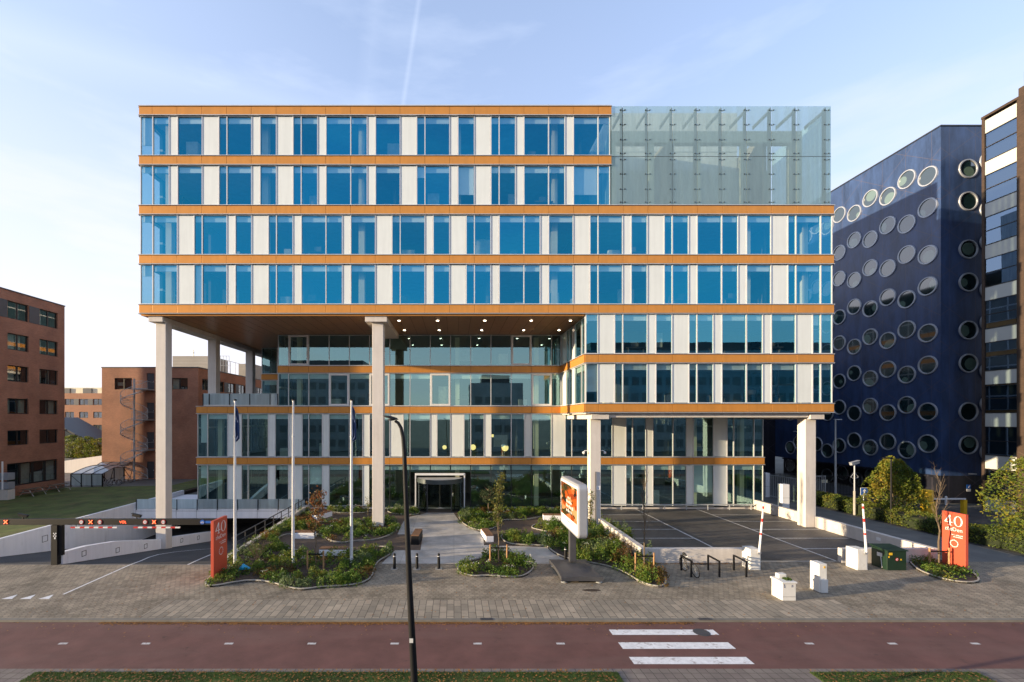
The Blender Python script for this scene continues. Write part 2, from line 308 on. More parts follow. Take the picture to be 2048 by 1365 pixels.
M['screen'] = glass('weathered_screen_glass', .12, (.8,.95,1), (.78,.92,.93), .02, .60, (.44,.63,.69))
M['cream'] = mat('cream_paint', (.74,.67,.47), .7, 0, .15, 1.5, streak=.5)
M['greywall'] = mat('grey_render', (.50,.54,.53), .75, 0, .25, .8, streak=.8)
M['steel'] = mat('steel', (.06,.075,.078), .4, .3, .1)
M['black'] = mat('black_coat', (.008,.008,.009), .55, 0, .15, spec=.25)
M['white_metal'] = mat('white_coat', (.72,.72,.72), .35, 0, .04)
M['brick'] = brickmat('red_brick', (.40,.170,.098), (.32,.135,.080), (.27,.17,.12), .22, .066, .006, 'W', .85, .26, big=.35)
M['brick_far'] = brickmat('sunlit_brick', (.42,.185,.10), (.38,.165,.09), (.30,.18,.11), .22, .066, .006, 'W', .85, .1)  # same brick as the near blocks, with sunlight put into its colour
M['brick_brown'] = brickmat('brown_brick', (.065,.036,.022), (.045,.026,.016), (.035,.025,.018), .22, .066, .01, 'W', .85, .3, big=1.)
M['winframe'] = mat('dark_window_frame', (.022,.018,.016), .5, 0, .1)
M['winglass'] = glass('brick_window_glass', .16, (.9,.95,1), (.62,.68,.66))
M['curtain'] = mat('pale_curtain', (.55,.53,.46), .9, 0, .15, 4)
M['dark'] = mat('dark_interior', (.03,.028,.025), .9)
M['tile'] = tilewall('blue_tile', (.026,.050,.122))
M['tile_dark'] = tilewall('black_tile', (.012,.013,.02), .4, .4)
M['ring'] = mat('porthole_ring', (.43,.45,.49), .35, .4, .05)
M['portglass'] = mat('porthole_glass', (.03,.05,.05), .06, 0, .6, .9, spec=.9)
t, p = nodes(M['portglass']); oi = N(t, 'ShaderNodeObjectInfo'); tcx = N(t, 'ShaderNodeTexCoord')   # dark room with a pale curtain hanging to one side in some rooms
wn = N(t, 'ShaderNodeTexWhiteNoise', noise_dimensions='1D'); t.links.new(oi.outputs['Random'], wn.inputs['W'])
of = N(t, 'ShaderNodeVectorMath', operation='MULTIPLY_ADD'); of.inputs[1].default_value = (1.3,1.3,.9); of.inputs[2].default_value = (-.65,-.65,-.2+.35); t.links.new(wn.outputs['Color'], of.inputs[0])
df = N(t, 'ShaderNodeVectorMath', operation='DISTANCE'); t.links.new(tcx.outputs['Object'], df.inputs[0]); t.links.new(of.outputs[0], df.inputs[1])
cur = N(t, 'ShaderNodeMapRange', i_1=.62, i_2=.56); t.links.new(df.outputs['Value'], cur.inputs[0])
gt = N(t, 'ShaderNodeMath', operation='GREATER_THAN', i_1=.40); t.links.new(oi.outputs['Random'], gt.inputs[0])
cm_ = N(t, 'ShaderNodeMath', operation='MULTIPLY'); t.links.new(cur.outputs[0], cm_.inputs[0]); t.links.new(gt.outputs[0], cm_.inputs[1])
pm_ = N(t, 'ShaderNodeMix', data_type='RGBA'); pm_.inputs[6].default_value = (.008,.022,.024,1); pm_.inputs[7].default_value = (.10,.155,.125,1); t.links.new(cm_.outputs[0], pm_.inputs[0])
t.links.new(pm_.outputs[2], p.inputs['Base Color'])
_, p = nodes(M['portglass']); p.inputs['Coat Weight'].default_value = 1.; p.inputs['Coat IOR'].default_value = 2.1; p.inputs['Coat Roughness'].default_value = .03
M['hex'] = hexmat('hexagon_pavers', (.245,.205,.150), .235, .32)
M['slabs'] = brickmat('concrete_slabs', (.34,.285,.215), (.225,.195,.15), (.06,.052,.04), .60, .30, .012, 'YX', .85, .25, .33, .7)
M['path_edge'] = brickmat('edge_pavers', (.20,.17,.145), (.16,.13,.115), (.07,.06,.05), .30, .30, .012, 'XY', .85, .2, 0., 1.)
M['red_asphalt'] = mat('red_asphalt', (.128,.058,.049), .85, 0, .22, .9, .25, 120)
M['asphalt'] = mat('asphalt', (.045,.046,.048), .85, 0, .22, .7, .25, 90)
M['parking'] = brickmat('dark_parking_pavers', (.105,.093,.080), (.080,.071,.062), (.03,.028,.026), .22, .11, .006, 'XY', .6, .5, .5, .25)
M['lane'] = mat('grey_lane', (.12,.118,.112), .85, 0, .18, .8, .2, 80)
M['brownpave'] = brickmat('brown_pavers', (.125,.088,.063), (.105,.073,.052), (.06,.045,.035), .22, .07, .006, 'XY', .85, .18)
M['walk'] = brickmat('pale_stone_slabs', (.50,.47,.43), (.43,.41,.38), (.25,.235,.21), 3.0, 1.5, .012, 'XY', .42, .28, 0., .9)
M['paint'] = mat('road_paint', (.72,.72,.72), .7, 0, .14, 6)
M['paint_worn'] = mat('worn_road_paint', (.62,.61,.59), .8, 0, .3, 5)
M['paint_dash'] = mat('worn_dash_paint', (.55,.54,.53), .8, 0, .25, 9)
M['kerb'] = mat('grey_kerb', (.17,.158,.135), .85, 0, .2, 2)
M['edging'] = mat('pale_edging', (.34,.32,.28), .7, 0, .15, 2)
M['lawn'] = mat('lawn_grass', (.075,.098,.018), .95, 0, .5, .6, .8, 30)
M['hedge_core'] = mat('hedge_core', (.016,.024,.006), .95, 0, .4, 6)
M['soil'] = mat('soil', (.045,.030,.020), .95, 0, .4, 3, .8, 20)
M['ground'] = mat('ground_base', (.10,.10,.085), .95, 0, .3, .1)
M['leaf_cover'] = leafmat('cover_leaves', [(.022,.055,.008), (.055,.12,.014), (.10,.17,.022), (.17,.20,.03), (.22,.17,.03)])
M['leaf_rust'] = leafmat('rust_cover', [(.06,.08,.015), (.12,.09,.02), (.19,.085,.025), (.15,.15,.03)])
M['leaf_sage'] = leafmat('sage_cover', [(.06,.10,.04), (.12,.17,.07), (.19,.23,.10)])
M['leaf_hedge'] = leafmat('hedge_leaves', [(.035,.065,.010), (.075,.115,.016), (.15,.17,.024), (.22,.17,.03)])
M['leaf_horn'] = leafmat('hornbeam_leaves', [(.04,.075,.010), (.095,.14,.016), (.19,.20,.024), (.32,.21,.03)])
M['leaf_autumn'] = leafmat('autumn_leaves', [(.16,.045,.015), (.22,.07,.02), (.10,.075,.02), (.26,.11,.03)])
M['leaf_young'] = leafmat('young_leaves', [(.06,.09,.02), (.11,.12,.025), (.17,.14,.03)])
M['leaf_pine'] = leafmat('pine_needles', [(.02,.045,.02), (.04,.07,.03), (.06,.08,.035)])
M['leaf_litter'] = leafmat('fallen_leaves', [(.16,.07,.025), (.34,.16,.045), (.10,.05,.025)], .1)
M['flower'] = leafmat('white_petals', [(.5,.52,.45), (.7,.7,.66)], .3)
M['grass'] = leafmat('grass_blades', [(.03,.06,.010), (.05,.10,.015), (.09,.12,.03)], .3, 1.5)
M['sedum'] = leafmat('sedum', [(.14,.15,.05), (.22,.19,.07), (.10,.14,.05)], .1)
M['bark'] = mat('bark', (.13,.095,.06), .9, 0, .35, 9, .5, 40)
M['stake'] = mat('wooden_stake', (.36,.20,.09), .8, 0, .2, 4)
M['seat_white'] = mat('white_bench', (.74,.72,.69), .6, 0, .08, 2)
M['bench_wood'] = mat('bench_slats', (.20,.105,.055), .6, 0, .2, 5)
M['sign_red'] = mat('red_orange_panel', (.54,.082,.042), .45, 0, .04)
M['gold'] = emat('gold_lamp', (.7,.5,.15), (1.,.72,.25), .5)
M['lit'] = emat('lit_downlight', (.9,.9,.85), (1.,.84,.60), 4.5)
M['unlit'] = mat('unlit_downlight', (.30,.22,.15), .4)
M['led_red'] = emat('red_led', (.4,.02,.01), (1.,.10,.03), 1.4)
M['blue'] = mat('traffic_blue', (.012,.10,.42), .4, 0, .04)
M['yellow'] = mat('yellow_coat', (.75,.46,.02), .45, 0, .06)
M['redpaint'] = mat('red_coat', (.50,.02,.02), .45, 0, .05)
M['green_box'] = mat('dark_green_coat', (.010,.030,.016), .4, 0, .15)
M['greenplate'] = mat('exit_green', (.01,.22,.10), .5)
M['darkgrey'] = mat('dark_grey_coat', (.06,.06,.066), .5, 0, .12, 3)
M['lightgrey'] = mat('light_grey_coat', (.32,.335,.37), .38, .15, .05)
M['cab'] = mat('cabinet_white', (.66,.65,.62), .5, 0, .07, 3, streak=.4)
M['poly'] = glass('polycarbonate', .25, (.9,.95,1), (.6,.65,.68), .15, .45, (.55,.58,.62))
M['rubber'] = mat('rubber', (.015,.015,.015), .8)
M['flag'] = mat('navy_flag', (.012,.035,.12), .8, 0, .2, 4)
M['galv'] = mat('galvanised', (.47,.49,.50), .45, .3, .15)
M['navy'] = mat('navy_print', (.02,.04,.12), .6)
M['far_block'] = mat('far_facade', (.34,.37,.39), .8, 0, .2, .3)
M['far_glass'] = mat('far_windows', (.14,.17,.18), .3, 0, .3, .2)
M['corr'] = brickmat('ribbed_sheet', (.40,.37,.33), (.38,.35,.31), (.22,.20,.18), 50., .22, .03, 'W', .6, .08)
M['blue_litter'] = mat('blue_plastic', (.01,.30,.50), .4)

def weather(m, c2, scale, lo, hi, stretch=(1,1,1), amt=.8, detail=8.):   # a second colour showing in irregular patches
    t, p = nodes(m); src = p.inputs['Base Color'].links[0].from_socket; g = N(t, 'ShaderNodeNewGeometry'); q = N(t, 'ShaderNodeMapping'); q.inputs['Scale'].default_value = stretch
    t.links.new(g.outputs['Position'], q.inputs[0]); n = N(t, 'ShaderNodeTexNoise', i_Scale=scale, i_Detail=detail, i_Roughness=.68); t.links.new(q.outputs[0], n.inputs['Vector'])
    r = N(t, 'ShaderNodeMapRange', i_1=lo, i_2=hi, i_3=0., i_4=amt); t.links.new(n.outputs[0], r.inputs[0]); x = N(t, 'ShaderNodeMix', data_type='RGBA'); x.inputs[7].default_value = (*c2, 1)
    t.links.new(r.outputs[0], x.inputs[0]); t.links.new(src, x.inputs[6]); t.links.new(x.outputs[2], p.inputs['Base Color'])
weather(M['red_asphalt'], (.15,.085,.072), .35, .48, .72, (.25,1.6,1), .75); weather(M['red_asphalt'], (.045,.025,.022), 2.2, .63, .72, (1,1,1), .7); weather(M['red_asphalt'], (.17,.12,.10), 30., .66, .74, (1,1,1), .5)
weather(M['hex'], (.085,.078,.05), .8, .55, .74, (1,1,1), .65); weather(M['hex'], (.30,.26,.20), .55, .60, .75, (1,1.5,1), .6); weather(M['slabs'], (.12,.11,.085), 1.1, .60, .75, (1,1,1), .6)
weather(M['parking'], (.11,.10,.09), .35, .47, .66, (1,1,1), .8); weather(M['parking'], (.014,.014,.014), 1.3, .63, .72, (1,1,1), .8)
weather(M['lawn'], (.14,.105,.04), .55, .50, .70, (1,1,1), .75); weather(M['lawn'], (.075,.125,.02), 1.6, .55, .7, (1,1,1), .6)
weather(M['paint'], (.22,.16,.14), 5., .56, .66, (1,1,1), .7); weather(M['paint_dash'], (.16,.09,.08), 9., .52, .62, (1,1,1), .8); weather(M['walk'], (.26,.24,.215), .7, .52, .68, (1,1,1), .7)
weather(M['concrete'], (.42,.37,.32), 1.2, .58, .75, (2,2,.4), .6); weather(M['white_wall'], (.45,.44,.43), .9, .58, .75, (2,2,.4), .55); weather(M['concrete_wall'], (.30,.28,.25), 1.4, .58, .74, (2,2,.5), .6)
weather(M['cab'], (.36,.35,.31), 3., .58, .72, (1.5,1.5,.5), .55); weather(M['lane'], (.20,.19,.17), .5, .52, .7, (1,1,1), .6); weather(M['asphalt'], (.075,.073,.07), .4, .5, .7, (1,1,1), .7)
def text(s, size, shear=0.):
    c = bpy.data.curves.new('t', 'FONT'); c.body = s; c.size = size; c.shear = shear; c.resolution_u = 3
    o = bpy.data.objects.new('t', c); COL.objects.link(o); dg = bpy.context.evaluated_depsgraph_get()
    me = o.evaluated_get(dg).to_mesh(); vs = [tuple(v.co) for v in me.vertices]; fs = [tuple(q.vertices) for q in me.polygons]
    o.evaluated_get(dg).to_mesh_clear(); bpy.data.objects.remove(o); bpy.data.curves.remove(c); return vs, fs
def place(mb, vs, fs, o, r, u, k=1.):
    o, r, u = Vector(o), Vector(r), Vector(u); return mb.add([o + r*(p[0]*k) + u*(p[1]*k) for p in vs], fs)
def ring2d(rx0, ry0, rx1, ry1, n=32):
    vs = [(rx0*math.cos(2*math.pi*i/n), ry0*math.sin(2*math.pi*i/n)) for i in range(n)] + [(rx1*math.cos(2*math.pi*i/n), ry1*math.sin(2*math.pi*i/n)) for i in range(n)]
    return vs, [(i, (i+1)%n, (i+1)%n+n, i+n) for i in range(n)]
def disc2d(r, n=20): return [(r*math.cos(2*math.pi*i/n), r*math.sin(2*math.pi*i/n)) for i in range(n)], [tuple(range(n))]
def rect2d(x0, x1, y0, y1): return [(x0,y0),(x1,y0),(x1,y1),(x0,y1)], [(0,1,2,3)]

# ------------------------------------------------------------------ ground and surfaces
D1, D2, D3, DB = 32.4, 39.6, 46.8, 90.0           # front plane, set-back plane, rear plane, back of the building
XL, XR = -22.84, 27.56
RX0, RX1, RY0, RY1 = -28.5, -13.1, 24.4, 47.0     # the sunken garage ramp
BIG = 2500
gm = MB(); z0 = -.12
gm.add([(-BIG,-BIG,z0),(BIG,-BIG,z0),(BIG,RY0,z0),(-BIG,RY0,z0)], [(0,1,2,3)])
gm.add([(-BIG,RY0,z0),(RX0,RY0,z0),(RX0,RY1,z0),(-BIG,RY1,z0)], [(0,1,2,3)])
gm.add([(RX1,RY0,z0),(BIG,RY0,z0),(BIG,RY1,z0),(RX1,RY1,z0)], [(0,1,2,3)])
gm.add([(-BIG,RY1,z0),(BIG,RY1,z0),(BIG,BIG,z0),(-BIG,BIG,z0)], [(0,1,2,3)])
struct(gm.build('ground', M['ground'], fix=False))
def rect(x0, x1, y0, y1): return [(x0,y0),(x1,y0),(x1,y1),(x0,y1)]
road = struct(MB().prism(rect(-120,120,-3,10.6), -.2, -.10).build('road', M['asphalt']))
path = struct(MB().prism(rect(-120,120,14.38,17.67), -.2, -.08).build('cycle_path', M['red_asphalt']))
struct(MB().prism(rect(-120,120,14.16,14.376), -.2, -.075).build('path_edging', M['path_edge']))
struct(MB().prism(rect(-120,120,17.675,17.84), -.2, .004).build('kerb', M['kerb']))
pav = MB(); pav.prism(rect(-12.7,16.8,17.845,19.67), -.2, 0.)
struct(pav.build('slab_pavement', M['slabs']))
pav = MB(); pav.prism(rect(-70,-12.705,17.845,24.395), -.2, -.001); pav.prism(rect(-12.70,70,19.675,24.9), -.2, -.001); pav.prism(rect(16.805,70,17.845,19.67), -.2, -.001)
struct(pav.build('paver_pavement', M['hex']))
ramp_z = lambda x, y: -max(0., min(3.05, (y-24.4)*.19))
rm = MB(); rm.add([(RX0,24.4,0),(RX1,24.4,0),(RX1,40.4,-3.04),(RX0,40.4,-3.04),(RX1,RY1,-3.04),(RX0,RY1,-3.04)], [(0,1,2,3),(3,2,4,5)])
ramp = struct(rm.build('garage_ramp', M['asphalt'], fix=False))
struct(MB().prism(rect(-13.1,10.55,24.905,39.55), -.2, 0.).build('plaza', M['brownpave']))
struct(MB().prism(rect(10.8,26.6,24.905,39.55), -.2, 0.).build('parking_lot', M['parking']))
struct(MB().prism(rect(26.95,33.0,24.905,60), -.2, -.004).build('side_lane', M['lane']))
struct(MB().prism(rect(33.0,46.5,24.905,60), -.2, -.03).build('driveway', M['asphalt']))
lawnz = lambda x, y: .30 - .03*max(0, (-x-28.7))*.5
lw = MB(); lw.prism(rect(-45.4,-29.2,20,52), -.2, lambda x, y: .30 if x > -30 else -.02); lw.prism(rect(-34,-29.2,52.01,60), -.2, lambda x, y: .30 if x > -30 else .0)
struct(lw.build('lawn', M['lawn']))
struct(MB().prism(rect(-29.19,-28.75,20,60), -.2, .24).build('dark_strip', M['soil']))  # dark brown strip between the lawn and the wall top
struct(MB().prism(rect(-60,-34.01,52.01,110), -.2, -.01).build('yard', M['lane']))
vg = MB(); vg.prism(rect(-13.3,5.2,11.2,14.15), -.2, -.05); vg.prism(rect(11.3,16.6,11.2,14.15), -.2, -.05)
struct(vg.build('verge', M['lawn']))
vp = MB(); vp.prism(rect(5.21,11.29,10.6,14.155), -.2, -.06); vp.prism(rect(16.61,90,10.6,14.155), -.2, -.06); vp.prism(rect(-90,-13.31,10.6,14.155), -.2, -.06)
struct(vp.build('verge_pavement', M['path_edge']))
wk = [G(*q) for q in [(854,1026),(907,1026),(919,1043),(935,1056),(958,1064),(965,1066),(968,1091),(1033,1093),(1095,1095),(1133,1120),(1133,1127.7),(763,1127.7),(790,1101),(841,1101),(846,1069),(795,1069),(803,1050),(812,1036),(840,1030)]]
struct(MB().prism(wk, -.2, .005).build('walkway', M['walk']))
# painted markings (children of the surface they are painted on)
ZP = -.076
for (y0, y1, xs) in ((16.63,17.05,[(5.93,9.17),(9.55,9.92)]), (15.62,16.08,[(5.93,9.90)]), (14.65,15.09,[(5.93,9.90)])):
    m = MB()
    for a, b in xs: m.sheet(rect(a,b,y0,y1), ZP)
    m.build('crossing_stripe', M['paint'], path, fix=False)
for i in range(-2, 14):
    x = -14.2 + i*2.98
    if 5 < x < 11: continue
    MB().sheet(rect(x,x+.30,15.93,16.05), ZP).build('lane_dash', M['paint_dash'], path, fix=False)
mh = MB().lathe([(.30,0),(.30,.004)], (9.36,16.82,ZP), n=28); mh.build('manhole_cover', M['darkgrey'], path)
pl = MB()
for k in range(5):
    x = -21.5 + .82*k; pl.add([(x-.24,19.75,.003),(x+.24,19.75,.003),(x,20.25,.003)], [(0,1,2)])
pl.build('shark_teeth', M['paint'], bpy.data.objects['paver_pavement'], fix=False)
def line(mb, pts, wdt, zf):
    pts = [Vector((q[0], q[1])) for q in pts]
    for a, b in zip(pts, pts[1:]):
        d = (b-a).normalized(); n = Vector((-d.y, d.x))*wdt/2; e = d*.02
        mb.add([(*(q), zf(q.x, q.y)) for q in (a-n-e, b-n+e, b+n+e, a+n-e)], [(0,1,2,3)])
m = MB(); line(m, [(-17.8,20.3),(-17.75,24.39)], .10, lambda x, y: .003); m.build('lane_line', M['paint'], bpy.data.objects['paver_pavement'], fix=False)
m = MB(); cv = [(-17.75,24.42),(-18.3,26.0),(-19.0,27.7),(-19.4,29.2),(-19.3,30.8),(-18.6,32.2),(-17.6,33.4)]
line(m, cv, .10, lambda x, y: ramp_z(x, y)+.006); line(m, [(-14.6,24.42),(-15.3,26.8),(-15.9,29.0),(-16.1,31)], .10, lambda x, y: ramp_z(x, y)+.006)
m.build('lane_line', M['paint'], ramp, fix=False)
pk = bpy.data.objects['parking_lot']
m = MB()
for x in (16.1, 21.5): m.sheet(rect(x-.05,x+.05,25.0,39.5), .004)
for y in (39.4, 37.06, 34.7, 32.2, 29.8, 27.4): m.sheet(rect(10.9,16.04,y-.045,y+.045), .004); m.sheet(rect(21.56,26.5,y-.045,y+.045), .004)
m.build('bay_lines', M['paint_worn'], pk, fix=False)
m = MB(); m.sheet(rect(16.2,21.6,24.91,25.06), .006); m.build('threshold_strip', M['edging'], pk, fix=False)
m = MB()
for q in ((1183,1181,.42,.16),(1405,1128,.5,.2)):
    c = G(q[0], q[1]); m.add([(c.x+q[2]*math.cos(a*.3927)*(1+.2*math.sin(a*3)), c.y+q[3]*math.sin(a*.3927), .003) for a in range(16)], [tuple(range(16))])
m.build('damp_patch', M['soil'], bpy.data.objects['paver_pavement'], fix=False)
# gully grates in the kerb
for x in (1.3, 10.0):
    g_ = MB(); g_.box(x-.25,x+.25,17.66,17.86,.0045,.012)
    for k in range(7): g_.box(x-.22+k*.07,x-.19+k*.07,17.68,17.84,.012,.018)
    tag(g_.build('drain_grate', M['darkgrey']), 'iron gully grate in the kerb ' + ('near the zebra crossing' if x > 5 else 'right of the dark lamp post'), 'drain', 'gully grates')

# ------------------------------------------------------------------ walls round ramp and parking
def wallthing(name, label, poly, zb, zt, m, cat='wall', bevel=.015):
    return tag(MB().prism(poly, zb, zt).build(name, m, bevel=bevel), label, cat)
wl = wallthing('retaining_wall', 'long white wall holding up the lawn left of the garage ramp', rect(-28.74,-28.5,24.4,47), -3.1, .46, M['white_wall'])
sq = MB()
def frame_sq(mb, x, y, z, s, th=.03, pr=.012):     # square light outline on a wall facing +X
    for (a, b, c, d) in ((-s,s,s-th,s),(-s,s,-s,-s+th),(-s,-s+th,-s,s),(s-th,s,-s,s)): mb.box(x, x+pr, y+a, y+b, z+c, z+d)
frame_sq(sq, -28.5, 31.0, -.35, .22); sq.build('recessed_light', M['darkgrey'], wl)
md = MB(); md.prism([(-21.95,24.6),(-21.62,24.6),(-21.55,33.0),(-21.9,33.0)], lambda x, y: ramp_z(x, y)-.3, lambda x, y: .62 if y < 26 else ramp_z(x, y)+.75)
md.v = []; md.f = []
prof = [(24.6,.62),(26.3,.50),(28.5,.16),(33.0,-.92)]
for (a, za), (b, zb) in zip(prof, prof[1:]):
    md.add([(-21.95,a,ramp_z(0,a)-.3),(-21.62,a,ramp_z(0,a)-.3),(-21.62,b,ramp_z(0,b)-.3),(-21.95,b,ramp_z(0,b)-.3),(-21.95,a,za),(-21.62,a,za),(-21.62,b,zb),(-21.95,b,zb)],
           [(0,3,2,1),(4,5,6,7),(1,2,6,5),(3,0,4,7)] + ([(0,1,5,4)] if a == 24.6 else []) + ([(2,3,7,6)] if b == 33.0 else []))
mw = tag(md.build('dividing_wall', M['white_wall']), 'white wall sloping down between the two ramp lanes', 'wall')
sq = MB()
for y in (26.0, 28.6, 31.2): frame_sq(sq, -21.62, y, ramp_z(0,y)+.36+(.08 if y < 27 else 0), .16)
sq.build('recessed_light', M['darkgrey'], mw)
md = MB(); md.add([(-21.9,33.75,-2.3),(-21.6,33.75,-2.3),(-21.6,40.,-3.2),(-21.9,40.,-3.2),(-21.9,33.75,-.98),(-21.6,33.75,-.98),(-21.6,40.,-2.1),(-21.9,40.,-2.1)], [(0,3,2,1),(4,5,6,7),(1,2,6,5),(3,0,4,7),(0,1,5,4),(2,3,7,6)])
mw = tag(md.build('dividing_wall', M['white_wall']), 'white wall behind the leftmost tall column leading into the garage', 'wall')
sq = MB(); frame_sq(sq, -21.6, 35.3, -1.65, .16); frame_sq(sq, -21.6, 37.6, -2.05, .16); sq.build('recessed_light', M['darkgrey'], mw)
rw = MB(); rw.prism(rect(-13.1,-12.82,24.9,39.5), -3.1, lambda x, y: .12+(y-24.9)*.018)
rw_o = tag(rw.build('retaining_wall', M['concrete_wall'], bevel=.015), 'concrete wall with a dark handrail right of the garage ramp', 'wall')
hr = MB(); ys = [26.2+i*1.45 for i in range(10)]
for y in ys: hr.box(-13.0,-12.95,y-.025,y+.025,.12+(y-24.9)*.018,1.0)
hr.box(-13.01,-12.94,26.0,39.4,1.0,1.05); hr.box(-12.99,-12.96,26.0,39.4,.62,.65)
hr.build('handrail', M['darkgrey'], rw_o)
lwall = 'low concrete wall '
wallthing('low_wall', lwall+'between the planting and the parking bays', rect(10.45,10.78,24.72,32.2), -.05, .78, M['concrete_wall'])
wallthing('low_wall', lwall+'behind the bicycle stands', rect(10.79,16.15,24.72,25.02), -.05, .78, M['concrete_wall'])
w1 = wallthing('low_wall', lwall+'running from the glass facade to the rightmost column', rect(26.62,26.94,33.75,39.5), -.05, .80, M['concrete_wall'])
w2 = wallthing('low_wall', lwall+'between the parking lot and the side lane in front of the rightmost column', rect(26.62,26.94,24.72,32.8), -.05, .80, M['concrete_wall'])
wallthing('low_wall', lwall+'behind the right barrier and green box', rect(21.55,26.61,24.72,25.0), -.05, .78, M['concrete_wall'])
for wo, yy in ((w1, (37.2, 35.0)), (w2, (31.0, 27.9))):
    b = MB()
    for y in yy: b.box(26.605,26.62,y-.14,y+.14,.36,.56)
    b.build('recessed_light', M['white_metal'], wo)

# ------------------------------------------------------------------ the office building
B = thing('office_building', 'long white and orange office building raised on concrete columns', 'building', (2.4, D2, 0))
FZ = [0., 4.25, 8.79, 12.38, 15.98, 19.58, 23.18, 26.78, 30.38]
BH = .31
XJ = lambda k: XL + .927 + 1.8*k
PA = ['GGP','GGG','PPG','GGG','PGG','PPG','GGP','GGG']
def front(yf): return lambda a, b, z: (a, yf-b, z)
def left(xf): return lambda a, b, z: (xf-b, a, z)
def pbox(mb, P, a0, a1, b0, b1, z0, z1):
    p, q = P(a0,b0,z0), P(a1,b1,z1); mb.box(p[0],q[0],p[1],q[1],p[2],q[2])
def pane(mb, P, a0, a1, b, z0, z1):
    mb.add([P(a0,b,z0), P(a1,b,z0), P(a1,b,z1), P(a0,b,z1)], [(0,1,2,3)])
def band(P, a0, a1, zc, joints, end0=0., end1=0.):
    bk = MB(); pbox(bk, P, a0, a1, -.12, .045, zc-BH+.005, zc+BH-.005)
    o = bk.build('fascia_band', M['joint'], B)
    pn = MB(); js = [a0] + [j for j in joints if a0+.05 < j < a1-.05] + [a1]
    for c, d in zip(js, js[1:]): pbox(pn, P, c+(.010 if c > a0 else -.03), d-(.010 if d < a1 else -.03), .046, .10, zc-BH+.03, zc+BH-.03)
    pn.build('orange_panel', M['orange'], o, bevel=.006)
    tr = MB(); pbox(tr, P, a0-.06, a1+.06, -.1, .16, zc+BH, zc+BH+.035); pbox(tr, P, a0-.06, a1+.06, -.1, .15, zc-BH-.035, zc-BH)
    tr.build('drip_trim', M['alu'], o); return o
NW = [0]
def glazing(P, segs, z0, z1, gmat, name='window', blind=.46, depth=.0, halfbl=True):
    """segs: glass intervals [(a,b)] side by side; one window of panes, mullions and a blind head"""
    a0, a1 = segs[0][0], segs[-1][1]
    g = MB()
    for a, b in segs: pane(g, P, a+.02, b-.02, -.03-depth, z0+.03, z1-.03)
    o = g.build(name, gmat, B); NW[0] += 1
    f = MB()
    for i, (a, b) in enumerate(segs):
        if i: pbox(f, P, a-.035, a+.035, -.09-depth, .045-depth, z0+.05, z1-.05)
    pbox(f, P, a0, a0+.04, -.09-depth, .04-depth, z0+.05, z1-.05); pbox(f, P, a1-.04, a1, -.09-depth, .04-depth, z0+.05, z1-.05)
    pbox(f, P, a0, a1, -.09-depth, .04-depth, z0, z0+.05); pbox(f, P, a0, a1, -.09-depth, .04-depth, z1-.05, z1)
    f.build('frame', M['alu'], o)
    if blind:
        b_ = MB(); rb_ = random.Random(int(a0*977+z0*131))
        for a, b in segs:
            hb_ = blind if rb_.random() < .95 else blind + (z1-z0)*rb_.choice((.12,.2,.35,.55,.83))
            pbox(b_, P, a+.05, b-.05, -.20-depth, -.14-depth, max(z0+.06, z1-hb_), z1-.055)
        b_.build('blind', M['blind'], o)
    return o
def storey(P, k0, k1, off, z0, z1, gmat, a_start=None, a_end=None, skip=()):
    th = []                                            # list of (a0, a1, kind, module-edge)
    if a_start is not None: th.append((a_start, XJ(k0), 'G', True))
    for k in range(k0, k1):
        s = PA[(k+off) % 8]
        for j in range(3): th.append((XJ(k)+.6*j, XJ(k)+.6*(j+1), s[j], j == 0))
    if a_end is not None: th.append((XJ(k1), a_end, 'G', True))
    i = 0
    while i < len(th):
        j = i
        while j+1 < len(th) and th[j+1][2] == th[i][2] and not (th[i][2] == 'P' and th[j+1][3]): j += 1
        a0, a1 = th[i][0], th[j][1]
        if th[i][2] == 'G':
            cuts = [a0] + [q[0] for q in th[i+1:j+1] if q[3]] + [a1]
            glazing(P, list(zip(cuts, cuts[1:])), z0, z1, gmat)
        else:
            pn = MB(); pbox(pn, P, a0+.07, a1-.05, -.10, .012, z0+.035, z1-.035)
            o = pn.build('white_panel', M['white_panel'], B, bevel=.008)
            fn = MB(); pbox(fn, P, a0, a0+.055, -.10, .028, z0+.005, z1-.005); pbox(fn, P, a1-.04, a1, -.10, .03, z0+.005, z1-.005)
            fn.build('fin', M['white_metal'], o)
        i = j+1
rightw = lambda X: (lambda a, b, z: (X+b, a, z))
PF, PS, PR = front(D1), front(D2), front(D3)
JX = [XJ(k) for k in range(28)]
def zr(i): return FZ[i]+BH+.04, FZ[i+1]-BH-.04
XG = 11.45                                             # left edge of the glazed roof screen
for i in (4, 5): storey(PF, 0, 27, 1, *zr(i), M['glass_up'], XL+.03, XR-.03)
for i in (6, 7): storey(PF, 0, 18, 0, *zr(i), M['glass_up'], XL+.03, XG-.1)
for i in (2, 3): storey(PF, 18, 27, 0, *zr(i), M['glass_mid'], 9.59, XR-.03)
for i in (4, 5, 6): band(PF, XL, XR, FZ[i], JX)
for i in (7, 8): band(PF, XL, XG-.05, FZ[i], JX)
PLs, PRs = left(XL), rightw(XR)
for i in (4, 5, 6, 7, 8): band(PLs, D1+.05, DB, FZ[i], [D1+2.1+1.8*k for k in range(16)])
for i in (2, 3, 4, 5, 6): band(PRs, D1+.05, DB, FZ[i], [D1+2.1+1.8*k for k in range(16)])
for i in (1, 2): band(PLs, D2+.05, DB, FZ[i], [])
for i in (2, 3): band(PF, 9.56, XR, FZ[i], JX)
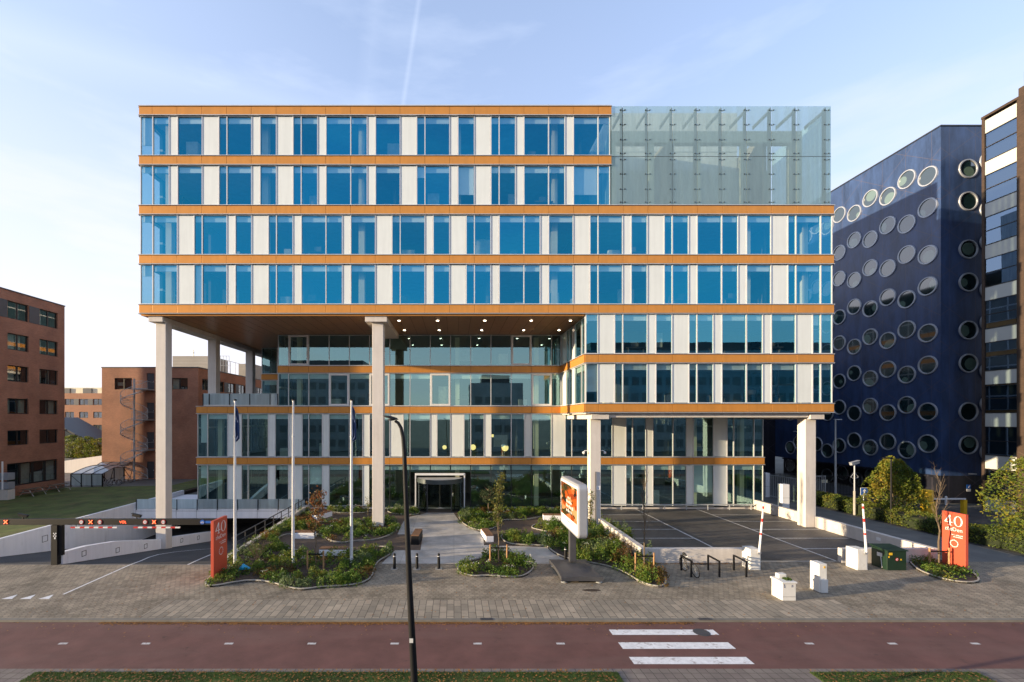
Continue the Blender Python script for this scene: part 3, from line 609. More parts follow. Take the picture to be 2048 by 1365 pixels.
# right block, wall towards the notch
PN = left(9.56)
for i in (2, 3):
    band(PN, D1, D2, FZ[i], [35.2, 37.9])
    a, b = zr(i)
    if i == 3: b = 15.45
    glazing(PN, [(D1+.05,33.3),(33.3,35.15)], a, b, M['glass_low']); glazing(PN, [(35.9,36.9),(36.9,37.8)], a, b, M['glass_low'])
    for (y0, y1) in ((35.15,35.9),(37.8,39.05)):
        pn = MB(); pbox(pn, PN, y0+.03, y1-.03, -.1, .02, a+.01, b-.01); pn.build('white_panel', M['white_panel'], B)
    glazing(PN, [(39.05,D2-.05)], a, b, M['glass_low'], blind=0)
# set-back facade: ground and first floor
storey(PS, 0, 27, 1, *zr(1), M['glass_low'], XL+.03, XR-.06)
storey(PS, 0, 8, 1, .22, FZ[1]-BH-.04, M['glass_low'], XL+.03)
storey(PS, 19, 27, 1, .22, FZ[1]-BH-.04, M['glass_low'], None, XR-.06)
band(PS, XL, XR-.02, FZ[2], JX); band(PS, XL, XR-.02, FZ[1], JX)
def curtain(P, cuts, z0, z1, gmat, dark=False, blind=.46, skip=()):
    cells = list(zip(cuts, cuts[1:])); runs = []; cur = []
    for i, c in enumerate(cells):
        if i in skip:
            if cur: runs.append(cur)
            cur = []
        else: cur.append(c)
    if cur: runs.append(cur)
    for run in runs:                                   # one stretch of glazing between two openings
        g = MB(); f = MB(); bl = MB()
        for a, b in run:
            pane(g, P, a+.02, b-.02, -.03, z0+.03, z1-.03)
            if blind: pbox(bl, P, a+.05, b-.05, -.20, -.14, z1-blind, z1-.05)
            pbox(f, P, a+.03, b-.03, -.1, .02, z0, z0+.05); pbox(f, P, a+.03, b-.03, -.1, .02, z1-.05, z1)
        for a in [c[0] for c in run] + [run[-1][1]]: pbox(f, P, a-.03, a+.03, -.1, .03, z0, z1)
        o = g.build('curtain_wall', gmat, B); f.build('mullions', M['alu_dark'] if dark else M['alu'], o); bl.build('blind', M['blind'], o)
curtain(PS, [XJ(8)] + [XJ(k) for k in range(9, 20)], .12, FZ[1]-BH-.04, M['glass_low'], dark=True, skip=(2, 3, 4))
# glass over the revolving door
tz = MB(); dz = MB()
for k in (10, 11, 12):
    pane(tz, PS, XJ(k)+.02, XJ(k+1)-.02, -.03, 3.25, FZ[1]-BH-.08); pbox(dz, PS, XJ(k)+.05, XJ(k+1)-.05, -.20, -.14, FZ[1]-BH-.5, FZ[1]-BH-.09)
o = tz.build('transom_glass', M['glass_low'], B); dz.build('blind', M['blind'], o)
def framed(P, a, b, z0, z1, gmat):
    g = MB(); pane(g, P, a+.16, b-.16, -.01, z0+.17, z1-.17); o = g.build('window', gmat, B); NW[0] += 1
    f = MB(); pbox(f, P, a+.03, a+.17, -.1, .10, z0, z1); pbox(f, P, b-.17, b-.03, -.1, .10, z0, z1); pbox(f, P, a+.17, b-.17, -.1, .10, z0, z0+.17); pbox(f, P, a+.17, b-.17, -.1, .10, z1-.17, z1)
    f.build('frame', M['white_metal'], o)
XM0 = -15.64
cm = [XM0] + [XJ(k) for k in range(4, 18)] + [9.5]
for i, sk in ((2, (3, 5, 8, 13)), (3, (1, 12))):
    a, b = zr(i); b = b if i == 2 else 15.46
    curtain(PS, cm, a, b, M['glass_low'], skip=sk, blind=.46 if i == 2 else 0)
    for s in sk: framed(PS, cm[s], cm[s+1], a+.01, b-.01, M['glass_low'])
band(PS, XM0, 9.5, FZ[3], JX)
cr_ = [-20.2, -18.6, -17.1, XM0-.02]
for i in (2, 3):
    a, b = zr(i); b = b if i == 2 else 15.46; curtain(PR, cr_, a, b, M['glass_low'], blind=.46 if i == 2 else 0)
band(PR, -20.2, XM0, FZ[3], [])
# solid side and rear walls, slabs, cores, roofs
sw = MB()
sw.box(XL+.02, XL+.25, D1+2.1, DB, 15.7, 30.6); sw.box(XR-.25, XR-.02, D1+2.1, DB, 8.6, 23.1); sw.box(XL+.25, XR-.25, DB-.25, DB, 0, 30.6)
sw.box(XL+.02, XL+.25, D2+.1, DB-.25, 0, 8.7); sw.box(XR-.35, XR-.1, D2+2.2, DB-.25, 0, 8.5); sw.box(-20.18, -19.98, D3+.1, DB-.25, 8.9, 15.5); sw.box(XM0+.02, XM0+.2, D2+.12, D3, 8.9, 15.5)
sw.build('side_wall', M['side_glazing'], B)
# corner glazing seen through the ground-floor corner on the right
glazing(left(0), [(0,1)], 0, 1, M['glass_low']) if False else None
rg = MB(); pane(rg, left(XR-.08), D2+.12, D2+2.1, 0, .25, 8.4); rg.build('corner_glass', M['glass_low'], B)
for i in (4, 5, 6, 7):
    cg = MB(); pane(cg, left(XL+.03), D1+.1, D1+2.1, 0, *zr(i)); cg.build('corner_glass', M['glass_up'], B)
for i in (2, 3, 4, 5):
    cg = MB(); pane(cg, left(XR-.03), D1+.1, D1+2.1, 0, *zr(i)); cg.build('corner_glass', M['glass_up'], B)
sl = MB()
for i in (5, 6, 7): sl.box(XL+.26, (XR if i < 7 else XG)-.3, D1+.14, DB-.3, FZ[i]-.28, FZ[i]+.20)
sl.box(9.8, XR-.3, D1+.14, D2+.5, FZ[3]-.28, FZ[3]+.2); sl.box(XM0+.3, XR-.3, D2+.5, DB-.3, FZ[3]-.28, FZ[3]+.2)
sl.box(XL+.3, XR-.4, D2+.14, DB-.3, FZ[1]-.28, FZ[1]+.2)
sl.box(-19.9, XM0-.05, D3+.14, DB-.3, FZ[3]-.28, FZ[3]+.2)
sl.build('floor_slab', M['ceiling'], B)
co = MB()
co.box(XL+2.5, XR-2.5, D1+7.5, D1+7.7, 16.2, 30.3); co.box(XL+5, XR-5, D2+8, D2+8.2, .0, 15.4); co.box(14., XR-2, D1+6.0, D1+6.2, 8.9, 15.6)
for x in (-19., -11.8, -4.6, 2.6, 9.8, 17., 24.2):
    co.box(x-.1, x+.1, D1+2.2, D1+7.5, 16.2, 30.2)
for x in (-17, -9, 6, 14, 21): co.box(x-.08, x+.08, D2+2.6, D2+8, 4.5, 8.4)
co.build('partition', M['interior'], B)
for x in (-21.3, -14.1, -6.9, .3, 7.5, 14.7, 21.9, 26.2):
    def icol(*q): MB().box(*q).build('inner_column', M['cream'], B)
    icol(x-.22, x+.22, D1+.8, D1+1.25, 16.2, 30.2 if x < 11 else 23.)
    icol(x-.2, x+.2, D2+.9, D2+1.3, .08, 8.4)
    if x > XM0: icol(x-.2, x+.2, D2+.9, D2+1.3, 9.0, 15.4)
icol(11.2, 11.6, D1+.8, D1+1.2, 9.0, 15.5); icol(26., 26.4, D1+.8, D1+1.2, 9.0, 15.5)
# desks, cupboards and screens standing in the rooms behind the glass
rq = random.Random(21); fu = MB(); fp = MB()
for (i, yf, xa, xb) in [(4,D1,XL+1,XR-1),(5,D1,XL+1,XR-1),(6,D1,XL+1,XG-1),(7,D1,XL+1,XG-1),(2,D1,11,XR-1),(3,D1,11,XR-1),(2,D2,XM0+1,8),(3,D2,XM0+1,8),(1,D2,XL+1,XR-1),(0,D2,14,XR-1),(0,D2,-12,-5)]:
    zf = FZ[i]+.22 if i else .07; x = xa
    while x < xb-1.6:
        k = rq.random(); y = yf+rq.uniform(.5,2.2)
        if k < .35: fu.box(x, x+1.4, y, y+.7, zf+.70, zf+.74); fu.box(x+.1, x+.14, y+.1, y+.6, zf, zf+.7); fu.box(x+1.26, x+1.3, y+.1, y+.6, zf, zf+.7); fu.box(x+.4, x+.95, y+.3, y+.33, zf+.85, zf+1.2)
        elif k < .5: fp.box(x, x+rq.uniform(.5,1.1), y, y+.45, zf, zf+rq.choice((.8,1.3,2.0)))
        elif k < .58: fp.box(x, x+1.3, y+.9, y+.95, zf+.9, zf+2.0)
        x += rq.uniform(1.2,2.6)
tag(fu.build('office_furniture', M['slab'], B, fix=False), kind='stuff'); tag(fp.build('office_cupboards', M['curtain'], B, fix=False), kind='stuff')
gf = MB(); gf.box(XL+.3, XR-.3, D2+.14, DB-.3, .0, .06); gf.build('ground_floor', M['slab'], B)
pb = MB(); pb.box(-12.8, XR-.2, D2-.06, D2+.1, 0., .12); pb.build('plinth', M['concrete'], B)
sf = MB()
sf.box(XL+.08, 9.50, D1+.10, D2-.06, 15.50, 15.64); sf.box(XL+.08, XM0-.02, D2-.06, D3-.06, 15.50, 15.64); sf.box(XL+.08, -20.22, D3-.06, DB-.3, 15.50, 15.64)
so = sf.build('soffit', M['wood_soffit'], B)
sg = MB()                                              # plank joints of the soffit
x = XL+.7
while x < 9.4: sg.box(x-.008, x+.008, D1+.12, D2-.1, 15.494, 15.499); x += .9
sg.build('plank_joints', M['joint'], so)
for (xs, m_) in (((-4.2,-1.25,2.35,5.9,8.9), 'lit'), ((-17.35,-13.75,-10.15,-7.2), 'unlit')):
    for x in xs:
        for y in (34.0, 37.7):
            d = MB().lathe([(.085,0),(.10,.012),(.10,.02)], (x,y,15.478), n=16); d.build('downlight', M[m_], B)
ed = MB(); ed.box(XL+.05, 9.5, D1+.02, D1+.09, 15.50, 15.62); ed.build('soffit_edge', M['orange'], B)
rs = MB(); rs.box(9.62, XR-.05, D1+.1, D2-.08, 8.34, 8.46); rs.build('soffit', M['concrete'], B)
s2 = MB(); s2.box(9.6, XR-.3, D1+.14, D2+.5, 8.47, 9.0); s2.box(XL+.3, XR-.4, D2+.14, DB-.3, 8.46, 8.95) if False else None
s2.box(XL+.3, 9.55, D2+.14, DB-.3, 8.5, 8.98); s2.box(XL+.26, XR-.3, D1+.14, DB-.3, 15.66, 16.15); s2.build('floor_slab', M['ceiling'], B)
rf = MB(); rf.box(XL+.02, XG-.08, D1+.02, DB, 30.40, 30.62); rf.box(XG-.08, XR-.02, D1+.2, DB, 23.2, 23.46); rf.build('roof', M['roofing'], B)
cp = MB(); cp.box(XL-.04, XG-.06, D1-.10, D1+.30, 30.745, 30.80); cp.box(XL-.04, XL+.30, D1+.30, DB, 30.62, 30.80); cp.box(XL+.0, XG-.1, D1+.02, D1+.28, 30.62, 30.745); cp.build('parapet_coping', M['alu'], B)
sdm = MB()
for i in range(1500):
    x = rng.uniform(XL+.4, XG-1.2)
    if noise.noise((x*.35, 3, 1)) < -.05: continue
    y = D1 + rng.uniform(.05,.5); z = 30.80 + abs(rng.gauss(0,.03)); s = rng.uniform(.03,.07)
    a = rng.random()*6.28; dx, dy = math.cos(a)*s, math.sin(a)*s
    sdm.add([(x-dx,y-dy,z),(x+dx,y+dy,z),(x+dx*.5,y+dy*.5,z+s),(x-dx*.5,y-dy*.5,z+s)], [(0,1,2,3)])
tag(sdm.build('roof_planting', M['sedum'], B, fix=False), kind='stuff')
pr = MB(); pr.box(-8, 24, 37.7, 57, 30.62, 33.9); pr.box(11.6, 24, 37.75, 56.9, 23.46, 30.62); pr.build('plant_room', M['greywall'], B)
# terrace on the lower roof
te = MB(); te.box(XL+.02, XM0, D2-.04, D3, 8.98, 9.12); te.box(XL+.02,-20.2,D3,DB-.3,8.98,9.12); te.box(XL+.6, XM0, D2-.10, D2-.02, 9.13, 9.24); te.build('terrace', M['concrete'], B)
bx = [-22.3, -21.75, -19.95, -18.15, -16.35, XM0-.03]
gb = MB(); gps = [MB().box(x-.03, x+.03, D2-.09, D2-.035, 9.12, 10.22) for x in bx]
for a, b in zip(bx, bx[1:]): gb.box(a+.03, b-.03, D2-.03, D2-.01, 9.2, 10.25)
gb.box(-22.31,-22.29,D2,D3-.5,9.2,10.25)
gps += [MB().box(-22.28,-22.24,y-.03,y+.03,9.12,10.22) for y in (41.2, 42.8, 44.4, 46.)]
o = gb.build('balustrade', M['frost'], B)
for q in gps: q.build('post', M['black'], o)
# columns, capitals, beams
def column(x0, x1, y0, y1, zb, zt, cap, beam=None):
    o = MB().box(x0,x1,y0,y1,zb,zt).build('column', M['concrete'], B, bevel=.02)
    MB().box(*cap).build('capital', M['concrete'], o, bevel=.015)
    return o
CY = D1+.45
column(-22.02,-21.28, CY, CY+.74, -2.2, 15.10, (-22.34,-21.30,D1+.12,D2-.0,15.10,15.495))
column(-6.04,-5.22, CY, CY+.74, -.02, 15.10, (-6.5,-4.9,D1+.12,D2-.1,15.10,15.495))
column(10.06,10.84, CY, CY+.74, -.02, 7.97, (10.04,11.34,D1+.12,D2-.1,7.97,8.335))
column(25.95,26.72, CY, CY+.80, -.02, 7.97, (26.05,27.08,D1+.12,D2-.1,7.97,8.335))
MB().box(-22.02,-21.28, D2+.2, D2+.9, 9.12, 15.10).build('column', M['concrete'], B, bevel=.02)
MB().box(-22.02,-21.28, D3+.2, D3+.9, 9.12, 15.10).build('column', M['concrete'], B, bevel=.02)
MB().box(-22.34,-21.30, D2+.01, DB-.4, 15.10, 15.495).build('beam', M['concrete'], B, bevel=.01)
bl = MB(); bl.box(11.4, 26.0, D1+.25, D1+.85, 8.10, 8.335); bl.build('beam', M['concrete'], B)
# garage mouth: white slab edge, glass balustrade, dark inside
gs = MB(); gs.box(RX0, RX1, D2-.02, RY1, -.85, -.01); gs.build('terrace_slab', M['white_wall'], B, bevel=.01)
gj = MB()
for k in range(9): gj.box(-28.3+1.8*k-.008, -28.3+1.8*k+.008, D2-.026, D2-.02, -.84, -.02)
gj.box(RX0,RX1,D2-.026,D2-.02,-.22,-.20); gj.build('slab_joints', M['joint'], B)
gb = MB(); gp = []; bx = [-28.2 + 1.8*k for k in range(9)] + [-13.2]
for a, b in zip(bx, bx[1:]): gb.box(a+.03, b-.03, D2-.07, D2-.05, .0, .86)
o = gb.build('balustrade', M['frost'], B)
for x in bx: MB().box(x-.025, x+.025, D2-.13, D2-.075, -.1, .85).build('post', M['black'], o)
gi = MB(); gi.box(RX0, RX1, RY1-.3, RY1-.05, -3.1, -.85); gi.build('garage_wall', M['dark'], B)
gd = MB(); gd.box(-14.6, -13.2, 40.6, 40.8, -3.04, -.86); gd.build('garage_pier', M['white_wall'], B)
# revolving door
RV = MB().box(-3.47,-3.36,D2-.12,D2+.12,.05,3.16).box(.87,.98,D2-.12,D2+.12,.05,3.16).box(-3.36,.87,D2-.14,D2+.12,2.98,3.16)
rv = RV.build('revolving_door', M['white_metal'], B)
cx, cy, rr = -1.25, D2+.1, 2.0
def arc(mb, r0, r1, a0, a1, z0, z1, n=24):
    for i in range(n):
        t0, t1 = R(a0+(a1-a0)*i/n), R(a0+(a1-a0)*(i+1)/n)
        mb.add([(cx+r*math.cos(t), cy+r*math.sin(t), z) for z in (z0, z1) for r, t in ((r0,t0),(r1,t0),(r1,t1),(r0,t1))], [(0,3,2,1),(4,5,6,7),(0,1,5,4),(1,2,6,5),(2,3,7,6),(3,0,4,7)])
m = MB(); arc(m, 1.9, 2.02, 180, 360, 2.42, 2.78); m.build('drum_fascia', M['steel'], rv)
m = MB(); m.add([(cx,cy,2.785)] + [(cx+2.0*math.cos(R(180+10*i)), cy+2.0*math.sin(R(180+10*i)), 2.785) for i in range(19)], [(0,i+1,i+2) for i in range(18)]); m.build('drum_roof', M['alu'], rv, fix=False)
for a in (180, 302): m = MB(); arc(m, 1.94, 1.96, a, a+58, .1, 2.42, 10); m.build('curved_glass', M['door_glass'], rv)
m = MB()
for a in (182, 238, 302, 358): x, y = cx+1.95*math.cos(R(a)), cy+1.95*math.sin(R(a)); m.box(x-.05,x+.05,y-.05,y+.05,.01,2.42)
arc(m, 1.9, 2.0, 180, 238, .01, .1, 10); arc(m, 1.9, 2.0, 302, 360, .01, .1, 10); m.build('drum_post', M['alu_dark'], rv)
m = MB(); f = MB()
for a in (205, 295, 25+0, 115):
    dx, dy = math.cos(R(a+20)), math.sin(R(a+20)); m.add([(cx+dx*.1,cy+dy*.1,.08),(cx+dx*1.85,cy+dy*1.85,.08),(cx+dx*1.85,cy+dy*1.85,2.4),(cx+dx*.1,cy+dy*.1,2.4)], [(0,1,2,3)])
    MB().tube([(cx+dx*1.85,cy+dy*1.85,.05),(cx+dx*1.85,cy+dy*1.85,2.4)], .035, 6).build('leaf_frame', M['alu_dark'], rv)
MB().tube([(cx,cy,.05),(cx,cy,2.4)], .06, 8).build('door_axis', M['alu_dark'], rv)
m.build('door_leaf', M['door_glass'], rv, fix=False)
# hoop rail in front of the right-hand ground floor
hr = MB(); hr.box(10.6, 26.4, D2-.5, D2-.44, .42, .50)
for k in range(9): hr.box(10.9+1.9*k, 10.96+1.9*k, D2-.5, D2-.44, .0, .42)
tag(hr.build('guard_rail', M['galv']), 'low steel guard rail along the glass front at the head of the parking bays', 'rail')
# glazed screen on the roof
gs = MB(); fx = [XG, 12.25] + [XJ(19)+1.8*k for k in range(8)] + [27.42]
for (z0_, z1_) in ((23.52,27.06),(27.09,30.74)):
    for a, b in zip(fx, fx[1:]): pane(gs, PF, a+.012, b-.012, .03, z0_, z1_)
for (z0_, z1_) in ((23.52,27.06),(27.09,30.74)):
    pane(gs, left(27.42), D1, D1+6, 0, z0_, z1_); pane(gs, left(XG+.02), D1, D1+6, 0, z0_, z1_)
sc = gs.build('glass_screen', M['screen'], B)
jl = MB().box(XG, 27.42, D1-.036, D1-.0305, 27.055, 27.095); jl.build('joint_strip', M['steel'], sc)
fn = MB(); sp = MB()
for x in fx[1:-1] + [27.1]:
    fn.box(x-.035, x+.035, D1+.06, D1+.36, 23.5, 30.7); fn.box(x-.03, x+.03, D1+.36, D1+2.0, 30.35, 30.6)
    for z in (23.75,24.7,25.8,26.85,27.3,28.3,29.4,30.45):
        sp.box(x-.16, x+.16, D1+.0, D1+.05, z-.03, z+.03)
        for dx in (-.16, .16): sp.lathe([(.045,0),(.045,.05)], (x+dx, D1-.06, z), (0,1,0), 8)
fn.build('steel_fin', M['steel'], sc); sp.build('spider_fitting', M['steel'], sc)
cf = MB(); cf.box(12., 26.9, D1+2.0, D1+2.5, 29.35, 30.25); cf.box(26.1, 26.9, D1+2., D1+2.6, 23.46, 29.35); cf.box(11.8, 12.5, D1+2., D1+2.6, 23.46, 29.35)
for x in (15.3, 18.9, 22.5): cf.box(x-.2, x+.2, D1+2.05, D1+2.45, 23.46, 29.35)
cf.build('cream_frame', M['cream'], B, bevel=.02)
bw = MB(); bw.box(12.6, 25.8, D1+4.2, D1+4.4, 23.46, 28.4); bw.build('inner_wall', M['greywall'], B)
print('windows', NW[0])

# globe lamps in the first-floor room
for (u, v, r, d, lab) in ((946,895,.27,42.,'largest gold globe lamp beside the left pane edge'),(1010,896,.33,42.,'big gold globe lamp low in the right-hand room window'),(985,872,.15,42.5,'small gold globe lamp hanging highest in the room'),(1001,888,.17,43.,'oval gold lamp close above the big globe'),(889,895,.2,42.,'gold lamp alone in the narrow pane left of the white panel')):
    c = PX(u, v, d); o = thing('pendant_lamp', lab, 'lamp', (c.x, c.y, c.z-r), 'gold lamps behind the first floor glass')
    MB().lathe([(r*math.sin(math.pi*i/10)+.001, r-r*math.cos(math.pi*i/10)) for i in range(11)], (c.x,c.y,c.z-r), n=16).build('globe', M['gold'], o, smooth=True)
    MB().tube([(c.x,c.y,c.z+r-.01),(c.x,c.y,8.5)], .012, 5).build('cord', M['black'], o)

# ------------------------------------------------------------------ neighbouring buildings
def holed_wall(mb, P, a0, a1, z0, z1, holes, depth=.16):
    """flat wall with rectangular openings (a0,a1,z0,z1) and their reveals; P maps (along, outward, z)"""
    A = sorted({a0, a1} | {q for h in holes for q in h[:2]}); Z = sorted({z0, z1} | {q for h in holes for q in h[2:]})
    for i in range(len(A)-1):
        for j in range(len(Z)-1):
            ca, cz = (A[i]+A[i+1])/2, (Z[j]+Z[j+1])/2
            if any(h[0] < ca < h[1] and h[2] < cz < h[3] for h in holes): continue
            mb.add([P(A[i],0,Z[j]), P(A[i+1],0,Z[j]), P(A[i+1],0,Z[j+1]), P(A[i],0,Z[j+1])], [(0,1,2,3)])
    for h in holes:
        b, c, d, e = h
        for (p, q) in (((b,d),(c,d)),((c,d),(c,e)),((c,e),(b,e)),((b,e),(b,d))):
            mb.add([P(p[0],0,p[1]), P(q[0],0,q[1]), P(q[0],-depth,q[1]), P(p[0],-depth,p[1])], [(0,1,2,3)])
def brick_window(P, h, parent, seed, panes=2, fw=.09, depth=.16):
    a0, a1, z0, z1 = h; r = random.Random(seed); f = MB(); g = MB(); bk = MB()
    pbox(f, P, a0, a0+fw, -depth-.06, -depth+.03, z0, z1); pbox(f, P, a1-fw, a1, -depth-.06, -depth+.03, z0, z1)
    pbox(f, P, a0+fw, a1-fw, -depth-.06, -depth+.03, z0, z0+fw); pbox(f, P, a0+fw, a1-fw, -depth-.06, -depth+.03, z1-fw, z1)
    wd = (a1-a0)/panes
    for k in range(1, panes): pbox(f, P, a0+wd*k-fw*.8, a0+wd*k+fw*.8, -depth-.06, -depth+.03, z0+fw, z1-fw)
    pane(g, P, a0+fw, a1-fw, -depth-.02, z0+fw, z1-fw)
    o = g.build('window', M['winglass'], parent); f.build('frame', M['winframe'], o)
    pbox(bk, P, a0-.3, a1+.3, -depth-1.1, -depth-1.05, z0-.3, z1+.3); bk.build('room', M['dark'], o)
    cu = MB()
    for k in range(panes):
        q = r.random()
        if q < .55:
            hh = (z1-z0)*r.choice((.35,.5,.9,1.)); xx = wd*r.choice((1.,.6,.45)); pbox(cu, P, a0+wd*k+.1, a0+wd*k+xx-.06, -depth-.30, -depth-.27, z1-hh if r.random() < .5 else z0, z1 if r.random() < .5 else z0+hh)
    if cu.v: cu.build('blind', M['curtain'], o)
    return o
rightwall = lambda X: (lambda a, b, z: (X+b, a, z))

# red brick block on the far left
T1 = thing('brick_building', 'tall red brick office block cut by the left edge of the photo', 'building', (-52, 42, 0))
P1 = rightwall(-45.5); holes = []
for (zb, zt) in ((18.3,20.1),(15.1,16.8),(11.85,13.5),(8.5,10.1),(5.25,6.8)):
    for k in range(4): holes.append((48.85-3.5*k, 51.1-3.5*k, zb, zt))
gh = [(45.3,51.1,1.0,3.4),(38.3,44.1,1.0,3.4)]
wb = MB(); holed_wall(wb, P1, 31, 52, 0, 21.1, holes+gh)
wb.build('wall', M['brick'], T1, fix=True)
bd = MB(); bd.box(-72, -47.2, 31, 51.98, 0, 21.0); bd.box(-47.2,-45.52,51.9,52,0,21.1); bd.box(-47.2,-45.52,31,31.1,0,21.1); bd.build('body', M['brick'], T1)
cp = MB(); cp.box(-72.05, -45.45, 30.95, 52.05, 21.1, 21.22); cp.build('roof_edge', M['darkgrey'], T1)
for i, h in enumerate(holes): brick_window(P1, h, T1, i+3)
for h in gh: brick_window(P1, h, T1, 77, 4, .14)
st = MB()
for k in range(3): pbox(st, P1, 47.65-3.5*k, 48.8-3.5*k, .002, .03, 18.3, 20.1)
st.build('dark_panel', M['darkgrey'], T1)

# lower brick block behind the leftmost column, with spiral stairs
T2 = thing('brick_building', 'lower red brick block with spiral stairs standing behind the leftmost tall column', 'building', (-40, 75, 0))
P2 = front(59.0); PX2 = rightwall(-33.9)
hf = [(-45.0,-42.7,11.9,13.4),(-37.6,-35.3,11.9,13.4)] + [(-40.75,-39.75,.2+3.9*k if k else .1,2.35+3.9*k) for k in range(4)]
wb = MB(); holed_wall(wb, P2, -46.7, -33.9, 0, 14.75, hf); wb.build('wall', M['brick'], T2)
hs = [(59.9+3.4*k, 62.2+3.4*k, 11.9, 13.4) for k in range(10)]
wb = MB(); holed_wall(wb, PX2, 59, 100, 0, 14.75, hs); wb.build('wall', M['brick'], T2)
bd = MB(); bd.box(-46.68, -35.4, 60.4, 100, 0, 14.7); bd.box(-46.68,-46.5,59.02,60.4,0,14.7); bd.build('body', M['brick'], T2)
cp = MB(); cp.box(-46.75,-33.85,58.95,100.05,14.75,14.88); cp.build('roof_edge', M['darkgrey'], T2)
for i, h in enumerate(hf[:2] + hs[:0]): brick_window(P2, h, T2, 40+i)
for i, h in enumerate(hs): brick_window(PX2, h, T2, 61+i)
st = MB()
for k in range(9): pbox(st, PX2, 62.25+3.4*k, 63.25+3.4*k, .002, .03, 11.9, 13.4)
st.build('dark_panel', M['darkgrey'], T2)
for k, h in enumerate(hf[2:]):
    d = MB(); pbox(d, P2, h[0]+.02, h[1]-.02, -.14, -.09, h[2], h[3]-.02); o = d.build('door', M['darkgrey'], T2)
    b = MB(); pbox(b, P2, h[1]-.16, h[1]-.10, -.088, -.03, h[2]+1., h[2]+1.12); b.build('handle', M['galv'], o)
pn = MB(); pn.box(-43.0,-37.6,68,74,14.88,17.6); pn.box(-36.8,-34.4,76,86,14.88,17.4); pn.build('plant_box', M['corr'], T2)
fe = MB()
for k in range(8): fe.box(-37.4+.0, -37.34, 68+k*1.6, 68.06+k*1.6, 14.88, 17.6); fe.box(-37.5+.45*k, -37.45+.45*k, 67.9, 67.95, 14.88, 17.6)
fe.box(-37.5,-34.3,67.9,67.96,17.55,17.62); fe.box(-37.5,-34.3,67.9,67.96,16.1,16.14); fe.box(-37.4,-37.34,68,80,17.55,17.62); fe.build('plant_screen', M['galv'], T2)
MB().tube([(-41.0,70,17.6),(-41.0,70,18.9)], .09, 8).tube([(-41,70,18.3),(-41,70,18.5)], .14, 8).build('flue', M['galv'], T2)
# spiral stairs
sx, sy, sr, sh = -41.25, 57.4, 1.45, 11.95
SP = thing('spiral_staircase', 'grey steel spiral stairs with landings against the lower brick block', 'stairs', (sx, sy, 0))
MB().tube([(sx,sy,0),(sx,sy,sh+1.2)], .11, 10).build('pole', M['galv'], SP)
tr = MB(); rl = MB(); nst = 66; turns = 3.0; pts = []; pt2 = []
for i in range(nst):
    a = 2*math.pi*turns*i/nst + .6; z = sh*(i+1)/nst; da = 2*math.pi*turns/nst*1.1
    c, s_, c2, s2_ = math.cos(a), math.sin(a), math.cos(a+da), math.sin(a+da)
    tr.add([(sx+.1*c,sy+.1*s_,z),(sx+sr*c,sy+sr*s_,z),(sx+sr*c2,sy+sr*s2_,z),(sx+.1*c2,sy+.1*s2_,z)] + [(sx+.1*c,sy+.1*s_,z-.04),(sx+sr*c,sy+sr*s_,z-.04),(sx+sr*c2,sy+sr*s2_,z-.04),(sx+.1*c2,sy+.1*s2_,z-.04)], [(0,1,2,3),(7,6,5,4),(0,4,5,1),(1,5,6,2),(2,6,7,3)])
    pts.append((sx+sr*c, sy+sr*s_, z+1.0)); pt2.append((sx+sr*c, sy+sr*s_, z+.03))
    for q in (.0, .5): rl.tube([(sx+sr*math.cos(a+da*q), sy+sr*math.sin(a+da*q), z), (sx+sr*math.cos(a+da*q), sy+sr*math.sin(a+da*q), z+1.0)], .012, 4)
rl.tube(pts, .028, 6); rl.tube(pt2, .05, 6)
tr.build('treads', M['galv'], SP); rl.build('railing', M['galv'], SP)
for k in range(3):
    z = 3.95*(k+1); l = MB(); l.box(sx+.1, sx+1.6, sy-.7, 58.98, z-.12, z); l.box(sx+1.55,sx+1.6,sy-.7,58.9,z+.95,z+1.0); l.box(sx+.1,sx+1.6,sy-.7,sy-.65,z+.95,z+1.)
    for q in range(9): l.box(sx+.15+.17*q, sx+.17+.17*q, sy-.69, sy-.67, z, z+.95)
    l.build('landing', M['galv'], SP)

# far sunlit block
T3 = thing('brick_building', 'distant brick block lit orange by the sun, seen between the two brick buildings', 'building', (-95, 115, 0))
P3 = front(110.); hf = []
for zb in (11.4, 8.2, 5.0, 1.8):
    for k in range(9): hf.append((-103.1+3.48*k, -100.9+3.48*k, zb, zb+1.5))
wb = MB(); holed_wall(wb, P3, -112, -70, 0, 14.3, hf); wb.build('wall', M['brick_far'], T3)
bd = MB(); bd.box(-112,-70,111.4,125,0,14.25); bd.build('body', M['brick_far'], T3)
pn = MB(); pn.box(-111,-72,112.5,123,14.3,15.9); pn.build('penthouse', M['cream'], T3)
for x in (-98.0,-92.5,-86.8): MB().box(x-1.1,x+1.1,112.2,112.48,14.35,15.7).build('roof_vent', M['darkgrey'], T3)
for i, h in enumerate(hf): brick_window(P3, h, T3, 200+i, 2, .1, .14)
st = MB()
for k in range(8): pbox(st, P3, -100.85+3.48*k, -99.7+3.48*k, .002, .03, 11.4, 12.9)
st.build('dark_panel', M['darkgrey'], T3)
